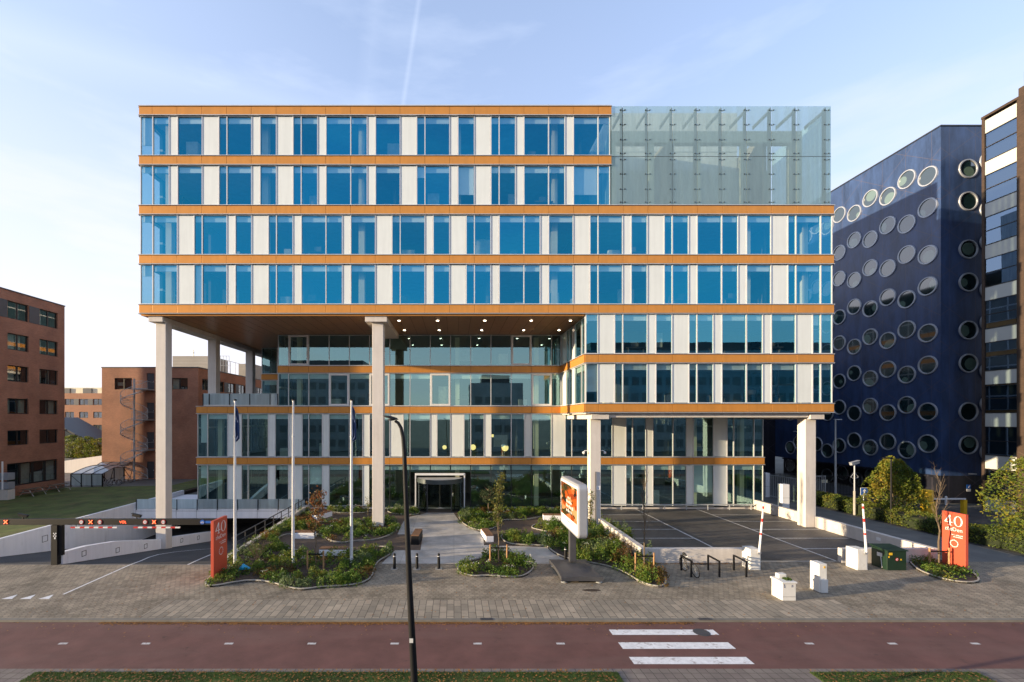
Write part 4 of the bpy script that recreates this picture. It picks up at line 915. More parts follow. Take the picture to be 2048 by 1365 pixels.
# dark gabled hall
T4 = thing('gabled_hall', 'dark hall with a sloping glazed gable below the distant sunlit block', 'building', (-86, 92, 0))
g4 = MB(); zz = [(-95.,0),(-73.5,0),(-73.5,2.2),(-84.5,8.3),(-95.,4.0)]
n4 = len(zz); g4.add([(x,92,z) for x,z in zz] + [(x,100,z) for x,z in zz], [tuple(range(n4)), tuple(range(2*n4-1,n4-1,-1))] + [(i,(i+1)%n4,(i+1)%n4+n4,i+n4) for i in range(n4)])
g4.build('hall_wall', M['alu_dark'], T4)
g5 = MB(); g5.add([(-84.3,91.95,3.6),(-76.3,91.95,3.2),(-84.3,91.95,7.8)], [(0,1,2)]); g5.build('gable_glass', M['portglass'], T4, fix=False)
g6 = MB()
for k in range(5): x = -84.3+1.9*k; g6.box(x-.07,x+.07,91.88,91.94,3.3,7.9-.53*(x+84.3))
g6.build('gable_bars', M['black'], T4)

# blue tiled building with portholes on the right
T5 = thing('porthole_building', 'dark blue tiled building with rows of round porthole windows', 'building', (60, 58, 0))
BX, BY, BZ = 46.6, 42.6, 36.0
bm_ = MB(); bm_.box(BX, 84, BY, 66, 2.55, BZ); bm_.build('upper_wall', M['tile'], T5)
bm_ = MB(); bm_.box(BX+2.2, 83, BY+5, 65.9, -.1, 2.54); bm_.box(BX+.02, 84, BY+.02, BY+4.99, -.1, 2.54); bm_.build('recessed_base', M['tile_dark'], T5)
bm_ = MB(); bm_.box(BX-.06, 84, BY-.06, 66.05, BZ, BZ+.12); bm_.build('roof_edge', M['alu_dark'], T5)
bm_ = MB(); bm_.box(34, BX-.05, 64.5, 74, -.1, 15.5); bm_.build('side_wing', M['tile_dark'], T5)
cols = {1679:[430,506,557.6,634.6,686.5,763,815,891.6],1709:[427,480.5,560.5,613.8,693.8,746.9,827,880.8],1741:[397,479,536,618,674,757.4,812.5,895.4],
        1776:[393,451,537,595,681.5,739,825.7,883.7],1814:[359,448.6,509.5,599,659.5,749.8,810.4,900.4],1856:[353,416,510,572.8,666.6,730.5,824,887.8]}
ports = []
for u, vs in cols.items():
    D = BX*F/(u-U0)
    for v in vs: ports.append((D, H-(v-V0)*D/F))
zs = [p[1] for p in ports[:8]]
for u in (1655, 1634, 1614, 1597, 1581):               # columns further back, mostly hidden
    D = BX*F/(u-U0); j = 1 if u in (1655, 1614, 1581) else 0
    for z in zs: ports.append((D, z-(.75 if j else 0)))
rim = [(.78,0.004),(.80,.10),(.90,.10),(.92,.004)]
PH0 = None
def porthole(c, ax, r=1.):
    g = MB(); g.lathe([(.785*r,.005),(.785*r,.02)], c, ax, 28); o = g.build('porthole_window', M['portglass'], T5)
    f = MB(); f.lathe([(q*r,h) for q,h in rim], c, ax, 28, cap=False); f.build('rim', M['ring'], o, smooth=True); return o
for i, (y, z) in enumerate(ports):
    if PH0 is None:
        PH0 = porthole((BX, y, z), (-1,0,0)); P00 = Vector((BX, y, z)); continue
    c = PH0.copy(); COL.objects.link(c); c.parent = T5; c.location = PH0.location + Vector((0, y-P00.y, z-P00.z))
    for ch in PH0.children: d = ch.copy(); COL.objects.link(d); d.parent = c
PH1 = None
for (u, k) in ((1936, 0), (1978, 1)):
    X = (u-U0)*BY/F
    for v in ([338,403,499,565,661,727,824,890] if k == 0 else [323,420,485,580,645,742,808,905]):
        z = H-(v-V0)*BY/F
        if PH1 is None: PH1 = porthole((X, BY, z), (0,-1,0)); P11 = Vector((X, BY, z)); continue
        c = PH1.copy(); COL.objects.link(c); c.parent = T5; c.location = PH1.location + Vector((X-P11.x, 0, z-P11.z))
        for ch in PH1.children: d = ch.copy(); COL.objects.link(d); d.parent = c
for (u, v) in ((1581,931),(1655,951.7),(1685,946),(1713,959),(1745,951.7)):
    D = (BX+2.2)*F/(u-U0); z = H-(v-V0)*D/F
    c = PH0.copy(); COL.objects.link(c); c.parent = T5; c.location = PH0.location + Vector((2.2, D-P00.y, min(z,1.55)-P00.z))
    for ch in PH0.children: d = ch.copy(); COL.objects.link(d); d.parent = c
dp = PX(1937, 976, BY); m = MB(); m.box(dp.x-.19,dp.x+.19,BY-.03,BY-.004,dp.z-.1,dp.z+.30); o = m.build('wall_sign', M['blue'], T5); m = MB(); m.box(dp.x-.19,dp.x+.19,BY-.03,BY-.004,dp.z-.36,dp.z-.11); m.build('sign_plate', M['white_metal'], o)
m = MB(); m.tube([(dp.x-.05,BY-.036,dp.z),(dp.x+.08,BY-.036,dp.z+.2)], .02, 6); m.build('sign_mark', M['white_metal'], o)
lp = PX(1941, 948, BY); m = MB(); m.box(lp.x-.2,lp.x+.2,BY-.35,BY-.004,lp.z-.05,lp.z+.06); m.build('wall_lamp', M['galv'], T5)
hl = MB(); hl.box(46.42,46.58,42.7,63,2.35,2.52); hl.build('canopy_edge', M['tile_dark'], T5)

# brown stair tower at the right edge
T6 = thing('brown_building', 'brown building with white bands and blue glass at the right edge of the photo', 'building', (52, 36, 0))
X6 = 47.0; ya, yb = 37.05, 39.55; P6 = left(X6)
bd = MB(); bd.box(X6+.3, 53, ya-.2, yb, 0, 34.5); bd.build('tower_core', M['dark'], T6)
fr = MB(); pbox(fr, P6, yb-.16, yb+.05, -.3, .05, 0, 34.6); pbox(fr, P6, ya-.1, ya+.08, -.3, .05, 0, 34.6); pbox(fr, P6, ya-.1, yb+.06, -.6, .10, 34.6, 34.8)
for k in range(10):
    for dz in (.0, -1.1): pass
fr.build('tower_frame', M['brick_brown'], T6)
for k in range(10):
    zt = 34.4-3.7*k; zb = zt-1.18
    w_ = MB(); pbox(w_, P6, ya+.09, yb-.17, -.2, .0, zb, zt-.02); w_.build('white_band', M['band'], T6)
    g = MB(); pane(g, P6, ya+.09, yb-.17, -.03, max(0,zb-2.46), zb-.06); o = g.build('band_window', M['glass_tower'], T6)
    for z in (zb-.03, zb-1.26, zb-2.49):
        f = MB(); pbox(f, P6, ya+.09, yb-.17, -.1, .03, z-.03, z+.03); f.build('glazing_bar', M['winframe'], o)
bd = MB(); bd.box(X6-.15, 60, 31.0, ya-.11, 0, 35.4); bd.build('brick_pier', M['brick_brown'], T6)
MB().tube([(X6+.2,36.4,35.4),(X6+.2,36.4,36.6)], .35, 12).build('chimney', M['brick_brown'], T6)

# buildings across the street, behind the camera: seen in the glass, and the source of the long shade on the road
def far_block(label, x0, x1, y0, y1, h, face=True):
    o = thing('street_building', label, 'building', ((x0+x1)/2, (y0+y1)/2, 0))
    MB().box(x0,x1,y0,y1,0,h).build('wall', M['far_block'], o)
    m = MB(); z = 1.2
    while z < h-2.2:
        for i in range(int((x1-x0-2)//2.4)): m.box(x0+1.2+2.4*i, x0+2.9+2.4*i, y1+.002, y1+.03, z, z+1.7)
        z += 3.5
    tag(m.build('windows', M['far_glass'], o), kind='stuff')
    MB().box(x0+3,x1-3,y0+3,y1-3,h,h+2.2).build('plant_box', M['darkgrey'], o); return o
far_block('brown office block across the street facing the right half of the facade', 27, 95, -45, -30, 22.6)
far_block('brown office block across the street facing the left half of the facade', -44, -20, -45, -30, 20.5)
far_block('narrow brown block across the street between two wider ones', 4, 17, -42, -30, 16.8)
far_block('block on the corner to the left of the camera', -62, -47, -34, -8, 20.)

# ------------------------------------------------------------------ signs, poles, street furniture
def forty(mb, o, r, u, k, kx):                            # the numerals 4 and 0 with thick and thin strokes
    o, r, u = Vector(o), Vector(r), Vector(u)
    def q(p): mb.add([o + r*(x*kx) + u*(y*k) for x, y in p], [tuple(range(len(p)))])
    q([(.27,.0),(.35,.0),(.35,.74),(.27,.74)]); q([(-.02,.18),(.27,.18),(.27,.234),(-.02,.234)]); q([(.35,.18),(.47,.18),(.47,.235),(.35,.235)])
    q([(-.02,.235),(.075,.235),(.27,.60),(.27,.74)]); q([(.18,-.028),(.44,-.028),(.44,.0),(.18,.0)])
    vs, fs = ring2d(.26,.385,.165,.355,36); mb.add([o + r*((x+.80)*kx) + u*((y+.355)*k) for x, y in vs], fs)
def dots(mb, o, r, u, R0, n=12, lw=.042):
    o, r, u = Vector(o), Vector(r), Vector(u)
    for i in range(n):
        a = 2*math.pi*i/n; c, s_ = math.cos(a), math.sin(a); L_ = R0*.20
        p = [(c*R0-s_*L_-c*lw*.5, s_*R0+c*L_-s_*lw*.5), (c*R0+s_*L_-c*lw*.5, s_*R0-c*L_-s_*lw*.5), (c*R0+s_*L_+c*lw*.5, s_*R0-c*L_+s_*lw*.5), (c*R0-s_*L_+c*lw*.5, s_*R0+c*L_+s_*lw*.5)]
        mb.add([o + r*x + u*y for x, y in p], [(0,1,2,3)])
def smalltext(mb, o, r, u, wid, h, n, seed):          # writing too small to read in the photo: short strokes of letter height
    rr = random.Random(seed); o, r, u = Vector(o), Vector(r), Vector(u); x = 0; i = 0
    while x < wid:
        l = h*rr.uniform(.35,.7); hh = h*(1. if rr.random() < .3 else .68)
        mb.add([o+r*x, o+r*(x+l), o+r*(x+l)+u*hh, o+r*x+u*hh], [(0,1,2,3)]); x += l + h*(.28 if rr.random() < .85 else .8)
TH, DEN = text('the', 1., .28), text('Den', 1.)
def totem(name, label, x, y0, y1, th, face, zt=2.95):
    o = thing(name, label, 'sign', (x, (y0+y1)/2, 0), 'red orange entrance signs')
    xa, xb = (x-th, x) if face > 0 else (x, x+th)
    MB().box(xa, xb, y0, y1, .0, zt).build('panel', M['sign_red'], o, bevel=.008)
    MB().box(xa-.03, xb+.03, y0+.1, y1-.1, -.05, .03).build('foot', M['darkgrey'], o)
    W = y1-y0; r = Vector((0, 1, 0)) if face > 0 else Vector((0, -1, 0)); s = Vector((x+.004*face, y0 if face > 0 else y1, 0)); u = Vector((0,0,1))
    m = MB(); forty(m, s+r*(W*.13)+u*(zt-.70), r, u, .72, W*.71); m.build('numeral', M['white_metal'], o, fix=False)
    m = MB(); wt = max(v[0] for v in TH[0]); wd_ = max(v[0] for v in DEN[0]); kx = W*.76/(wt+wd_-.02)
    place(m, [(v[0]*kx, v[1]*.29) for v in TH[0]], TH[1], s+r*(W*.12)+u*(zt-1.0), r, u); place(m, [(v[0]*kx, v[1]*.29) for v in DEN[0]], DEN[1], s+r*(W*.12+(wt-.05)*kx)+u*(zt-1.0), r, u); m.build('lettering', M['white_metal'], o, fix=False)
    m = MB(); smalltext(m, s+r*(W*.42)+u*(zt-1.22), r, u, W*.46, .06, 12, 5); smalltext(m, s+r*(W*.50)+u*(zt-1.32), r, u, W*.38, .06, 10, 6); m.build('small_print', M['white_metal'], o, fix=False)
    m = MB(); dots(m, s+r*(W*.53)+u*(zt-1.66), r, u, .18); m.build('ring_emblem', M['white_metal'], o, fix=False)
    return o
totem('totem_sign', 'red sign numbered 40 standing beside the garage ramp and its flagpole', -11.85, 21.95, 23.25, .15, 1)
totem('totem_sign', 'sunlit orange sign numbered 40 beside the bare staked tree at the lane', 26.92, 23.42, 24.55, .15, -1)

# garage gantry
GA = thing('height_gantry', 'black height gantry over the ramp with red hanging bars', 'gantry', (-21.8, 24.5, 0))
MB().box(-27.5,-12.6,24.42,24.60,2.17,2.50).build('beam', M['black'], GA, bevel=.01)
MB().box(-22.05,-21.72,24.34,24.62,.0,2.17).box(-21.71,-21.50,24.42,24.58,.5,2.17).build('post', M['black'], GA)
MB().box(-12.9,-12.62,24.42,24.58,.0,2.17).build('post', M['black'], GA)
gx = lambda u: (u-U0)*24.4/F
m = MB()
for (a, b) in ((109.5,1.73),(113.8,1.73),(111.6,1.66),(109.5,1.58),(113.8,1.58)): m.lathe([(.035,0),(.035,.012)], (gx(a),24.328,b), (0,1,0), 10)
m.box(gx(110.5),gx(113.5),24.326,24.338,1.42,1.52); m.build('intercom', M['white_metal'], GA)
for (a, b) in ((139,232),(265,358)):
    n = 10; bx0, bx1 = gx(a), gx(b); m1 = MB(); m2 = MB()
    for i in range(n): (m1 if i % 2 == 0 else m2).box(bx0+(bx1-bx0)*i/n, bx0+(bx1-bx0)*(i+1)/n, 24.46, 24.54, 1.98, 2.06)
    o = m1.build('hanging_bar', M['redpaint'], GA); m2.build('white_stripe', M['white_metal'], o)
    c = MB()
    for q in (.11,.9): c.tube([(bx0+(bx1-bx0)*q,24.5,2.05),(bx0+(bx1-bx0)*q,24.5,2.18)], .012, 5)
    c.build('chain', M['black'], o)
def disc_sign(x, z, r, txt):
    m = MB().lathe([(r,0),(r,.015)], (x,24.40,z), (0,1,0), 24); o = m.build('speed_sign', M['redpaint'], GA)
    m = MB().lathe([(r*.74,0),(r*.74,.01)], (x,24.393,z), (0,1,0), 24); m.build('sign_face', M['white_metal'], o)
    m = MB(); vs, fs = text(txt, r*1.05); wx = max(v[0] for v in vs); place(m, vs, fs, (x-wx/2,24.39,z-r*.36), (1,0,0), (0,0,1)); m.build('sign_digits', M['black'], o, fix=False)
for u in (162.5,290): disc_sign(gx(u), 2.335, .125, '15')
for u in (199.5,326.5): disc_sign(gx(u), 2.335, .125, '2.0')
for u in (11,181,308):
    m = MB()
    for s_ in (-1,1): m.tube([(gx(u)-.09*s_,24.405,2.24),(gx(u)+.09*s_,24.405,2.43)], .018, 5)
    m.build('red_cross', M['led_red'], GA)
m = MB(); vs, fs = text('VOL', .2); place(m, vs, fs, (gx(238.5),24.41,2.265), (1,0,0), (0,0,1)); m.build('led_text', M['led_red'], GA, fix=False)
m = MB().lathe([(.125,0),(.125,.012)], (gx(404.5),24.40,2.335), (0,1,0), 24); o = m.build('cycle_sign', M['blue'], GA)
m = MB()
for dx in (-.05,.05): vs, fs = ring2d(.04,.04,.028,.028,14); place(m, vs, fs, (gx(404.5)+dx,24.395,2.31), (1,0,0), (0,0,1))
m.tube([(gx(404.5)-.05,24.396,2.31),(gx(404.5)-.01,24.396,2.37),(gx(404.5)+.04,24.396,2.37),(gx(404.5)+.05,24.396,2.31)], .007, 4); m.build('bicycle_mark', M['white_metal'], o)
MB().box(gx(410.5),gx(421.5),24.405,24.418,2.27,2.40).build('blue_plate', M['blue'], GA)
def camera_box(x, y, z, yaw, label, post=0, name='security_camera', zb=0):
    o = thing(name, label, 'camera', (x, y, zb)); d = Vector((math.cos(yaw), math.sin(yaw), -.22)).normalized(); c = Vector((x, y, z))
    s = d.cross(Vector((0,0,1))).normalized(); up = s.cross(d)
    def ob(mb, c, a, b, e): mb.add([c+d*i+s*j+up*k for i in (-a,a) for j in (-b,b) for k in (-e,e)], [(0,1,3,2),(4,6,7,5),(0,4,5,1),(2,3,7,6),(0,2,6,4),(1,5,7,3)])
    return o, ob, c, d, up
for (u, yaw, lab) in ((43,0.1,'black security camera on the gantry at the left edge'),(271,.0,'black security camera on the gantry beside the leftmost column')):
    x = gx(u); o, ob, c, d, up = camera_box(x, 24.5, 2.66, yaw, lab, zb=2.5)
    m = MB(); ob(m, c, .22, .07, .06); m.build('housing', M['black'], o); m = MB(); ob(m, c-d*.02+up*.075, .26, .08, .012); m.build('hood', M['black'], o)
    MB().tube([(x,24.5,2.5),(x,24.5,2.62)], .03, 6).build('bracket', M['black'], o)

# flagpoles
for (u, lab, fl) in ((470,'white flagpole with a limp dark blue flag beside the red sign',1),(586.5,'white flagpole without a flag between two flagged poles',0),(703,'white flagpole with a limp blue flag nearest the middle column',1)):
    x = (u-U0)*24.5/F; o = thing('flagpole', lab, 'flagpole', (x, 24.5, 0), 'flagpoles in the planting')
    MB().tube([(x,24.5,0),(x,24.5,4.5),(x,24.5,9.0)], [.085,.072,.05], 14).build('pole', M['white_metal'], o, smooth=True)
    MB().lathe([(.09,0),(.09,.05),(.05,.08)], (x,24.5,9.0), n=14).build('cap', M['black'], o)
    MB().tube([(x-.01,24.4,.5),(x-.01,24.42,8.9)], .008, 4).build('rope', M['black'], o)
    MB().lathe([(.088,0),(.088,.03)], (x,24.5,7.0), n=12).build('clamp', M['galv'], o)
    if fl:
        m = MB(); n1, n2 = 7, 16
        vs = [(x+.06+.24*(i/(n1-1))*(.55+.45*j/(n2-1))*min(1,(n2-1-j)/2+.12)*1.0, 24.5-.05+.07*math.sin(i*2.1+j*.25), 8.72-1.75*j/(n2-1)-.28*(i/(n1-1))) for j in range(n2) for i in range(n1)]
        m.add(vs, [(j*n1+i,j*n1+i+1,(j+1)*n1+i+1,(j+1)*n1+i) for j in range(n2-1) for i in range(n1-1)]); g = m.build('flag', M['flag'], o, smooth=True, fix=False)
        sm = g.modifiers.new('thick', 'SOLIDIFY'); sm.thickness = .012

# street lamp in the foreground
def lampc(u, v, D): return PX(u, v, D)
LD = 10.4
LP = thing('street_lamp', 'tall dark street lamp with curved neck in the foreground', 'street lamp', (lampc(831,1365,LD).x, LD, -.1))
base = lampc(829,1365,LD); tp = lampc(808.5,905,LD)
d_ = (tp-base)/(tp.z-base.z); b0 = base - d_*(base.z+.1)
pts = [b0, base, lampc(818,1150,LD), tp, lampc(806.2,876,LD), lampc(802,856,LD), lampc(796.5,846.5,LD), lampc(790,842,LD)]
MB().tube(pts, [.095,.085,.068,.050,.044,.040,.036,.034], 14).build('pole', M['black'], LP, smooth=True)
hc = lampc(782,836.5,LD)
m = MB(); prof = [(-.185,.008,.03),(-.15,.035,.05),(-.05,.055,.085),(.06,.05,.095),(.13,.04,.075),(.165,.012,.05)]
for (dx, hh, ww), (dx2, hh2, ww2) in zip(prof, prof[1:]):
    f8 = lambda dx, hh, ww: [(hc.x+dx, hc.y+ww*c, hc.z-dx*.22+hh*s) for c, s in ((1,-.35),(1,.2),(.55,.85),(-.55,.85),(-1,.2),(-1,-.35))]
    a, b = f8(dx,hh,ww), f8(dx2,hh2,ww2); m.add(a+b, [(i,(i+1)%6,(i+1)%6+6,i+6) for i in range(6)])
lh = m.build('lamp_head', M['black'], LP, smooth=True)
m = MB().lathe([(.015,-.045),(.075,-.035),(.10,0)], (hc.x+.01,hc.y,hc.z-.02), n=16); m.build('lamp_lens', M['darkgrey'], lh, smooth=True)
wp = lampc(824.3,1278,LD); MB().box(wp.x-.055,wp.x+.03,LD-.095,LD-.088,wp.z-.05,wp.z+.05).build('number_plate', M['cab'], LP)

# advertising display on a weighted foot
AD = thing('advertising_display', 'white rounded advertising display on a grey post and slab', 'billboard', (6.3, 23.7, 0))
ax, ay0, ay1, az0, az1, at = 6.1, 21.8, 25.5, 2.06, 4.76, .48
def rrect(y0, y1, z0, z1, r, n=6):
    p = []
    for (cy_, cz, a0) in ((y1-r,z1-r,0),(y0+r,z1-r,90),(y0+r,z0+r,180),(y1-r,z0+r,270)):
        for i in range(n+1): t_ = R(a0+90*i/n); p.append((cy_+r*math.cos(t_), cz+r*math.sin(t_)))
    return p
def yzslab(mb, poly, x0, x1):
    n = len(poly); mb.add([(x0,y,z) for y,z in poly]+[(x1,y,z) for y,z in poly], [tuple(range(n)), tuple(range(2*n-1,n-1,-1))] + [(i,i+n,(i+1)%n+n,(i+1)%n) for i in range(n)])
m = MB(); yzslab(m, rrect(ay0,ay1,az0,az1,.30), ax, ax+at); cs = m.build('casing', M['lightgrey'], AD, bevel=.07)
m = MB(); yzslab(m, rrect(ay0+.12,ay1-.12,az0+.13,az1-.13,.10), ax-.012, ax+.02); m.build('white_border', M['white_metal'], AD)
m = MB(); m.box(ax-.018,ax-.0125,ay0+.22,ay1-.25,az0+.68,az1-.26); po = m.build('poster', M['sign_red'], AD)
pm = bpy.data.materials.new('warm_interior_poster'); pm.use_nodes = True; t, p = nodes(pm); p.inputs['Roughness'].default_value = .25
g = N(t, 'ShaderNodeNewGeometry'); vo = N(t, 'ShaderNodeTexVoronoi', i_Scale=2.6, distance='CHEBYCHEV'); mpn = N(t, 'ShaderNodeMapping'); mpn.inputs['Rotation'].default_value = (.62,0,0); mpn.inputs['Scale'].default_value = (1,.55,1.5)
t.links.new(g.outputs['Position'], mpn.inputs[0]); t.links.new(mpn.outputs[0], vo.inputs['Vector'])
cr2 = N(t, 'ShaderNodeValToRGB'); el = cr2.color_ramp.elements; el[0].color = (.02,.012,.008,1); el[1].color = (.45,.30,.15,1); e2 = el.new(.35); e2.color = (.20,.03,.008,1); e3 = el.new(.6); e3.color = (.42,.085,.012,1); e4 = el.new(.18); e4.color = (.05,.05,.012,1)
sx_ = N(t, 'ShaderNodeSeparateColor'); t.links.new(vo.outputs['Color'], sx_.inputs[0]); t.links.new(sx_.outputs[0], cr2.inputs[0]); t.links.new(cr2.outputs[0], p.inputs['Base Color'])
po.data.materials[0] = pm
m = MB()
for i, (off, wd, hh) in enumerate(((1.45,.45,.10),(1.05,1.15,.17),(.95,1.35,.17),(1.0,1.05,.17))): smalltext(m, (ax-.02, ay1-.25-.95-(.2 if i else .5), az1-1.0-.24*i), (0,-1,0), (0,0,1), wd, hh, 9, 30+i)
m.build('poster_text', M['white_metal'], po, fix=False)
m = MB(); smalltext(m, (ax-.0135,ay1-.5,az0+.47), (0,-1,0), (0,0,1), .6, .05, 5, 3); smalltext(m, (ax-.0135,ay1-1.6,az0+.45), (0,-1,0), (0,0,1), .5, .08, 5, 4)
m.build('small_print', M['darkgrey'], AD, fix=False)
MB().box(6.13,6.47,23.55,23.85,.42,2.2).build('post', M['darkgrey'], AD, bevel=.02)
m = MB(); nx, ny = 13, 15; sz = lambda a, b: .30+.10*max(0,1-1.6*(a*a+b*b))
bx_, by_ = (5.2, 7.25), (21.55, 24.4)
def bp(i, j): a, b = 2*i/(nx-1)-1, 2*j/(ny-1)-1; k = 1-.10*(1-abs(a))*0-.05*math.cos(a*1.57)*0; return ((bx_[0]+bx_[1])/2+a*1.02*(1-.06*math.cos(b*1.57)), (by_[0]+by_[1])/2+b*1.42*(1-.04*math.cos(a*1.57)), sz(a*1.1,b*1.1))
vs = [bp(i,j) for j in range(ny) for i in range(nx)]; vb = [(x,y,.12) for x,y,z in vs]; k = len(vs)
fs = [(j*nx+i,j*nx+i+1,(j+1)*nx+i+1,(j+1)*nx+i) for j in range(ny-1) for i in range(nx-1)]
rim_ = [i for i in range(nx)] + [j*nx+nx-1 for j in range(1,ny)] + [(ny-1)*nx+i for i in range(nx-2,-1,-1)] + [j*nx for j in range(ny-2,0,-1)]
m.add(vs+vb, fs + [tuple(q+k for q in f[::-1]) for f in fs] + [(rim_[i],rim_[(i+1)%len(rim_)],rim_[(i+1)%len(rim_)]+k,rim_[i]+k) for i in range(len(rim_))])
bs = m.build('base_slab', M['darkgrey'], AD, smooth=True)
for (x, y) in ((5.4,21.8),(7.1,21.8),(5.4,24.15),(7.1,24.15)): MB().lathe([(.16,0),(.16,.02),(.03,.05),(.03,.17)], (x,y,0), n=14).build('levelling_foot', M['galv'], bs)

# bollards
b0_ = None
for (u, lab) in ((789,'black bollard left of the lamp post beside the curved bed'),(834,'black bollard just right of the dark lamp post'),(877.5,'black bollard standing alone between the lamp post and the island bed'),(1131,'black bollard half hidden behind the advertising display')):
    x = (u-U0)*23.75/F
    if b0_ is None:
        b0_ = thing('bollard', lab, 'bollard', (x,23.75,0), 'black bollards'); xb0 = x
        MB().tube([(x,23.75,0),(x,23.75,.72),(x,23.75,.80),(x,23.75,.83)], [.085,.07,.06,.02], 14).build('post', M['black'], b0_, smooth=True)
        MB().box(x-.18,x+.18,23.57,23.93,-.02,.012).build('foot', M['edging'], b0_)
        MB().lathe([(.073,0),(.073,.03)], (x,23.75,.66), n=14).build('band', M['white_metal'], b0_)
    else: yb_ = 25.0 if u > 1000 else 23.75; tag(copy_tree(b0_, ((u-U0)*yb_/F-xb0, yb_-23.75, 0)), lab)

# benches
def bench(label, c, L_, wd, yaw, h=.45, dark=False, m_='white_wall'):
    o = thing('bench', label, 'bench', (c[0],c[1],0), 'block benches with slatted tops'); ca, sa = math.cos(yaw), math.sin(yaw)
    rot = lambda p: (c[0]+p.x*ca-p.y*sa, c[1]+p.x*sa+p.y*ca, p.z)
    MB().box(-L_/2,L_/2,-wd/2,wd/2,.0,h-.06).map(rot).build('base', M['black'] if dark else M[m_], o, bevel=.012)
    m = MB()
    for i in range(5): m.box(-L_/2,L_/2,-wd/2+wd*i/5+.008,-wd/2+wd*(i+1)/5-.008,h-.058,h)
    m.map(rot).build('seat', M['bench_wood'], o); return o
bench('short white bench turned end on beside the ramp handrail', G(645,1036), 1.7, .5, R(62))
bench('white bench with brown seat behind the middle flagpole', G(608,1076), 1.5, .5, 0)
bench('lower white bench with brown top in front of the front curved path', G(667,1112), 1.55, .5, 0, .48)
bench('dark sided bench with brown top at the left edge of the stone walkway', G(834,1083), 1.7, .5, R(86), .62, True)
bench('white bench end on at the right edge of the stone walkway', G(974,1077), 1.9, .5, R(97))
bench('white bench with brown top half hidden behind the advertising display', G(1104,1040), 1.4, .5, R(-4))
for (u, v, lab) in ((1074,1080,'left dark cube stool on the brown path beside the right bed'),(1094,1077,'right dark cube stool on the brown path nearer the display')):
    c = G(u, v); o = thing('cube_stool', lab, 'stool', (c.x,c.y,0), 'dark cube stools')
    MB().box(c.x-.22,c.x+.22,c.y-.2,c.y+.2,.03,.42).build('seat', M['darkgrey'], o, bevel=.03); MB().box(c.x-.18,c.x+.18,c.y-.16,c.y+.16,0,.03).build('foot', M['black'], o)

# barriers
def barrier(label, x0, x1, y0, y1, h, ax0, at_, side):
    o = thing('parking_barrier', label, 'barrier', ((x0+x1)/2,(y0+y1)/2,0), 'raised parking barriers')
    cb = MB().box(x0,x1,y0,y1,0,h).build('cabinet', M['cab'], o, bevel=.02)
    MB().box(x0+.05,x1-.05,y0-.006,y0-.001,.08,h-.2).build('door', M['cab'], cb)
    b = Vector((ax0, y0-.1, h-.12)); e = Vector((at_, y0-.1, 3.52)); d = e-b; n = 6; cuts = [0,.36,.40,.63,.70,.90,.955]
    MB().lathe([(.09,0),(.09,.08)], (ax0,y0-.12,h-.15), (0,1,0), 14).build('pivot', M['lightgrey'], o)
    am = MB().tube([b, e], [.058, .040], 8).build('arm', M['white_metal'], o)
    for i in range(1, n, 2): MB().tube([b+d*cuts[i], b+d*cuts[i+1]], [.061-.018*cuts[i], .061-.018*cuts[i+1]], 8).build('red_stripe', M['redpaint'], am)
    return o
barrier('raised barrier with white cabinet at the left side of the parking entrance', 15.65, 16.2, 23.5, 24.2, 1.10, 16.05, 16.28, 1)
barrier('raised barrier with white cabinet beside the dark green box', 21.3, 21.85, 23.5, 24.2, 1.10, 21.68, 21.50, 1)
# cabinets
def cabinet(name, label, x0, x1, y0, y1, h, cat='cabinet'):
    return thing(name, label, cat, ((x0+x1)/2,(y0+y1)/2,0))
o = cabinet('utility_cabinet', 'short white cabinet with stickers and moss on its lid', 14.42,15.05,19.55,20.25,.8)
MB().box(14.44,15.03,19.56,20.24,0,.76).build('body', M['cab'], o, bevel=.01); MB().box(14.40,15.07,19.52,20.28,.76,.83).build('lid', M['cab'], o, bevel=.015)
MB().box(14.6,14.95,20.0,20.24,.83,1.02).build('vent_hood', M['cab'], o, bevel=.02)
m = MB()
for i in range(160): a = rng.random()*6.28; x, y = rng.uniform(14.72,15.0), rng.uniform(19.7,19.98); s_ = .03; m.add([(x-s_*math.cos(a),y-s_*math.sin(a),.83),(x+s_*math.cos(a),y+s_*math.sin(a),.83),(x,y,.83+rng.uniform(.04,.12))], [(0,1,2)])
m.build('moss', M['grass'], o, fix=False)
m = MB(); m.box(14.50,14.54,19.552,19.558,.66,.72); m.box(14.50,14.56,19.552,19.558,.58,.63); m.box(14.84,14.90,19.552,19.558,.66,.69); m.box(14.83,14.91,19.552,19.558,.60,.63); m.build('stickers', M['navy'], o)
m = MB(); m.box(14.46,15.01,19.552,19.558,.17,.18); m.build('seam', M['darkgrey'], o)
o = cabinet('utility_cabinet', 'tall white cabinet with a yellow warning sticker on its front', 16.78,17.16,20.4,20.85,1.33)
MB().box(16.78,17.13,20.44,20.98,0,1.33).build('body', M['cab'], o, bevel=.012); MB().box(16.83,17.14,20.38,20.438,.0,.62).build('lower_door', M['cab'], o, bevel=.01)
MB().box(16.98,17.05,20.43,20.438,1.13,1.23).build('sticker', M['yellow'], o); MB().box(16.75,17.17,20.36,21.0,-.02,.03).build('plinth', M['kerb'], o)
o = cabinet('green_cabinet', 'dark green metal box with yellow and red warning stickers', 22.83,23.9,23.46,24.05,1.07)
MB().box(22.86,23.87,23.48,24.38,0,1.02).build('body', M['green_box'], o, bevel=.015)
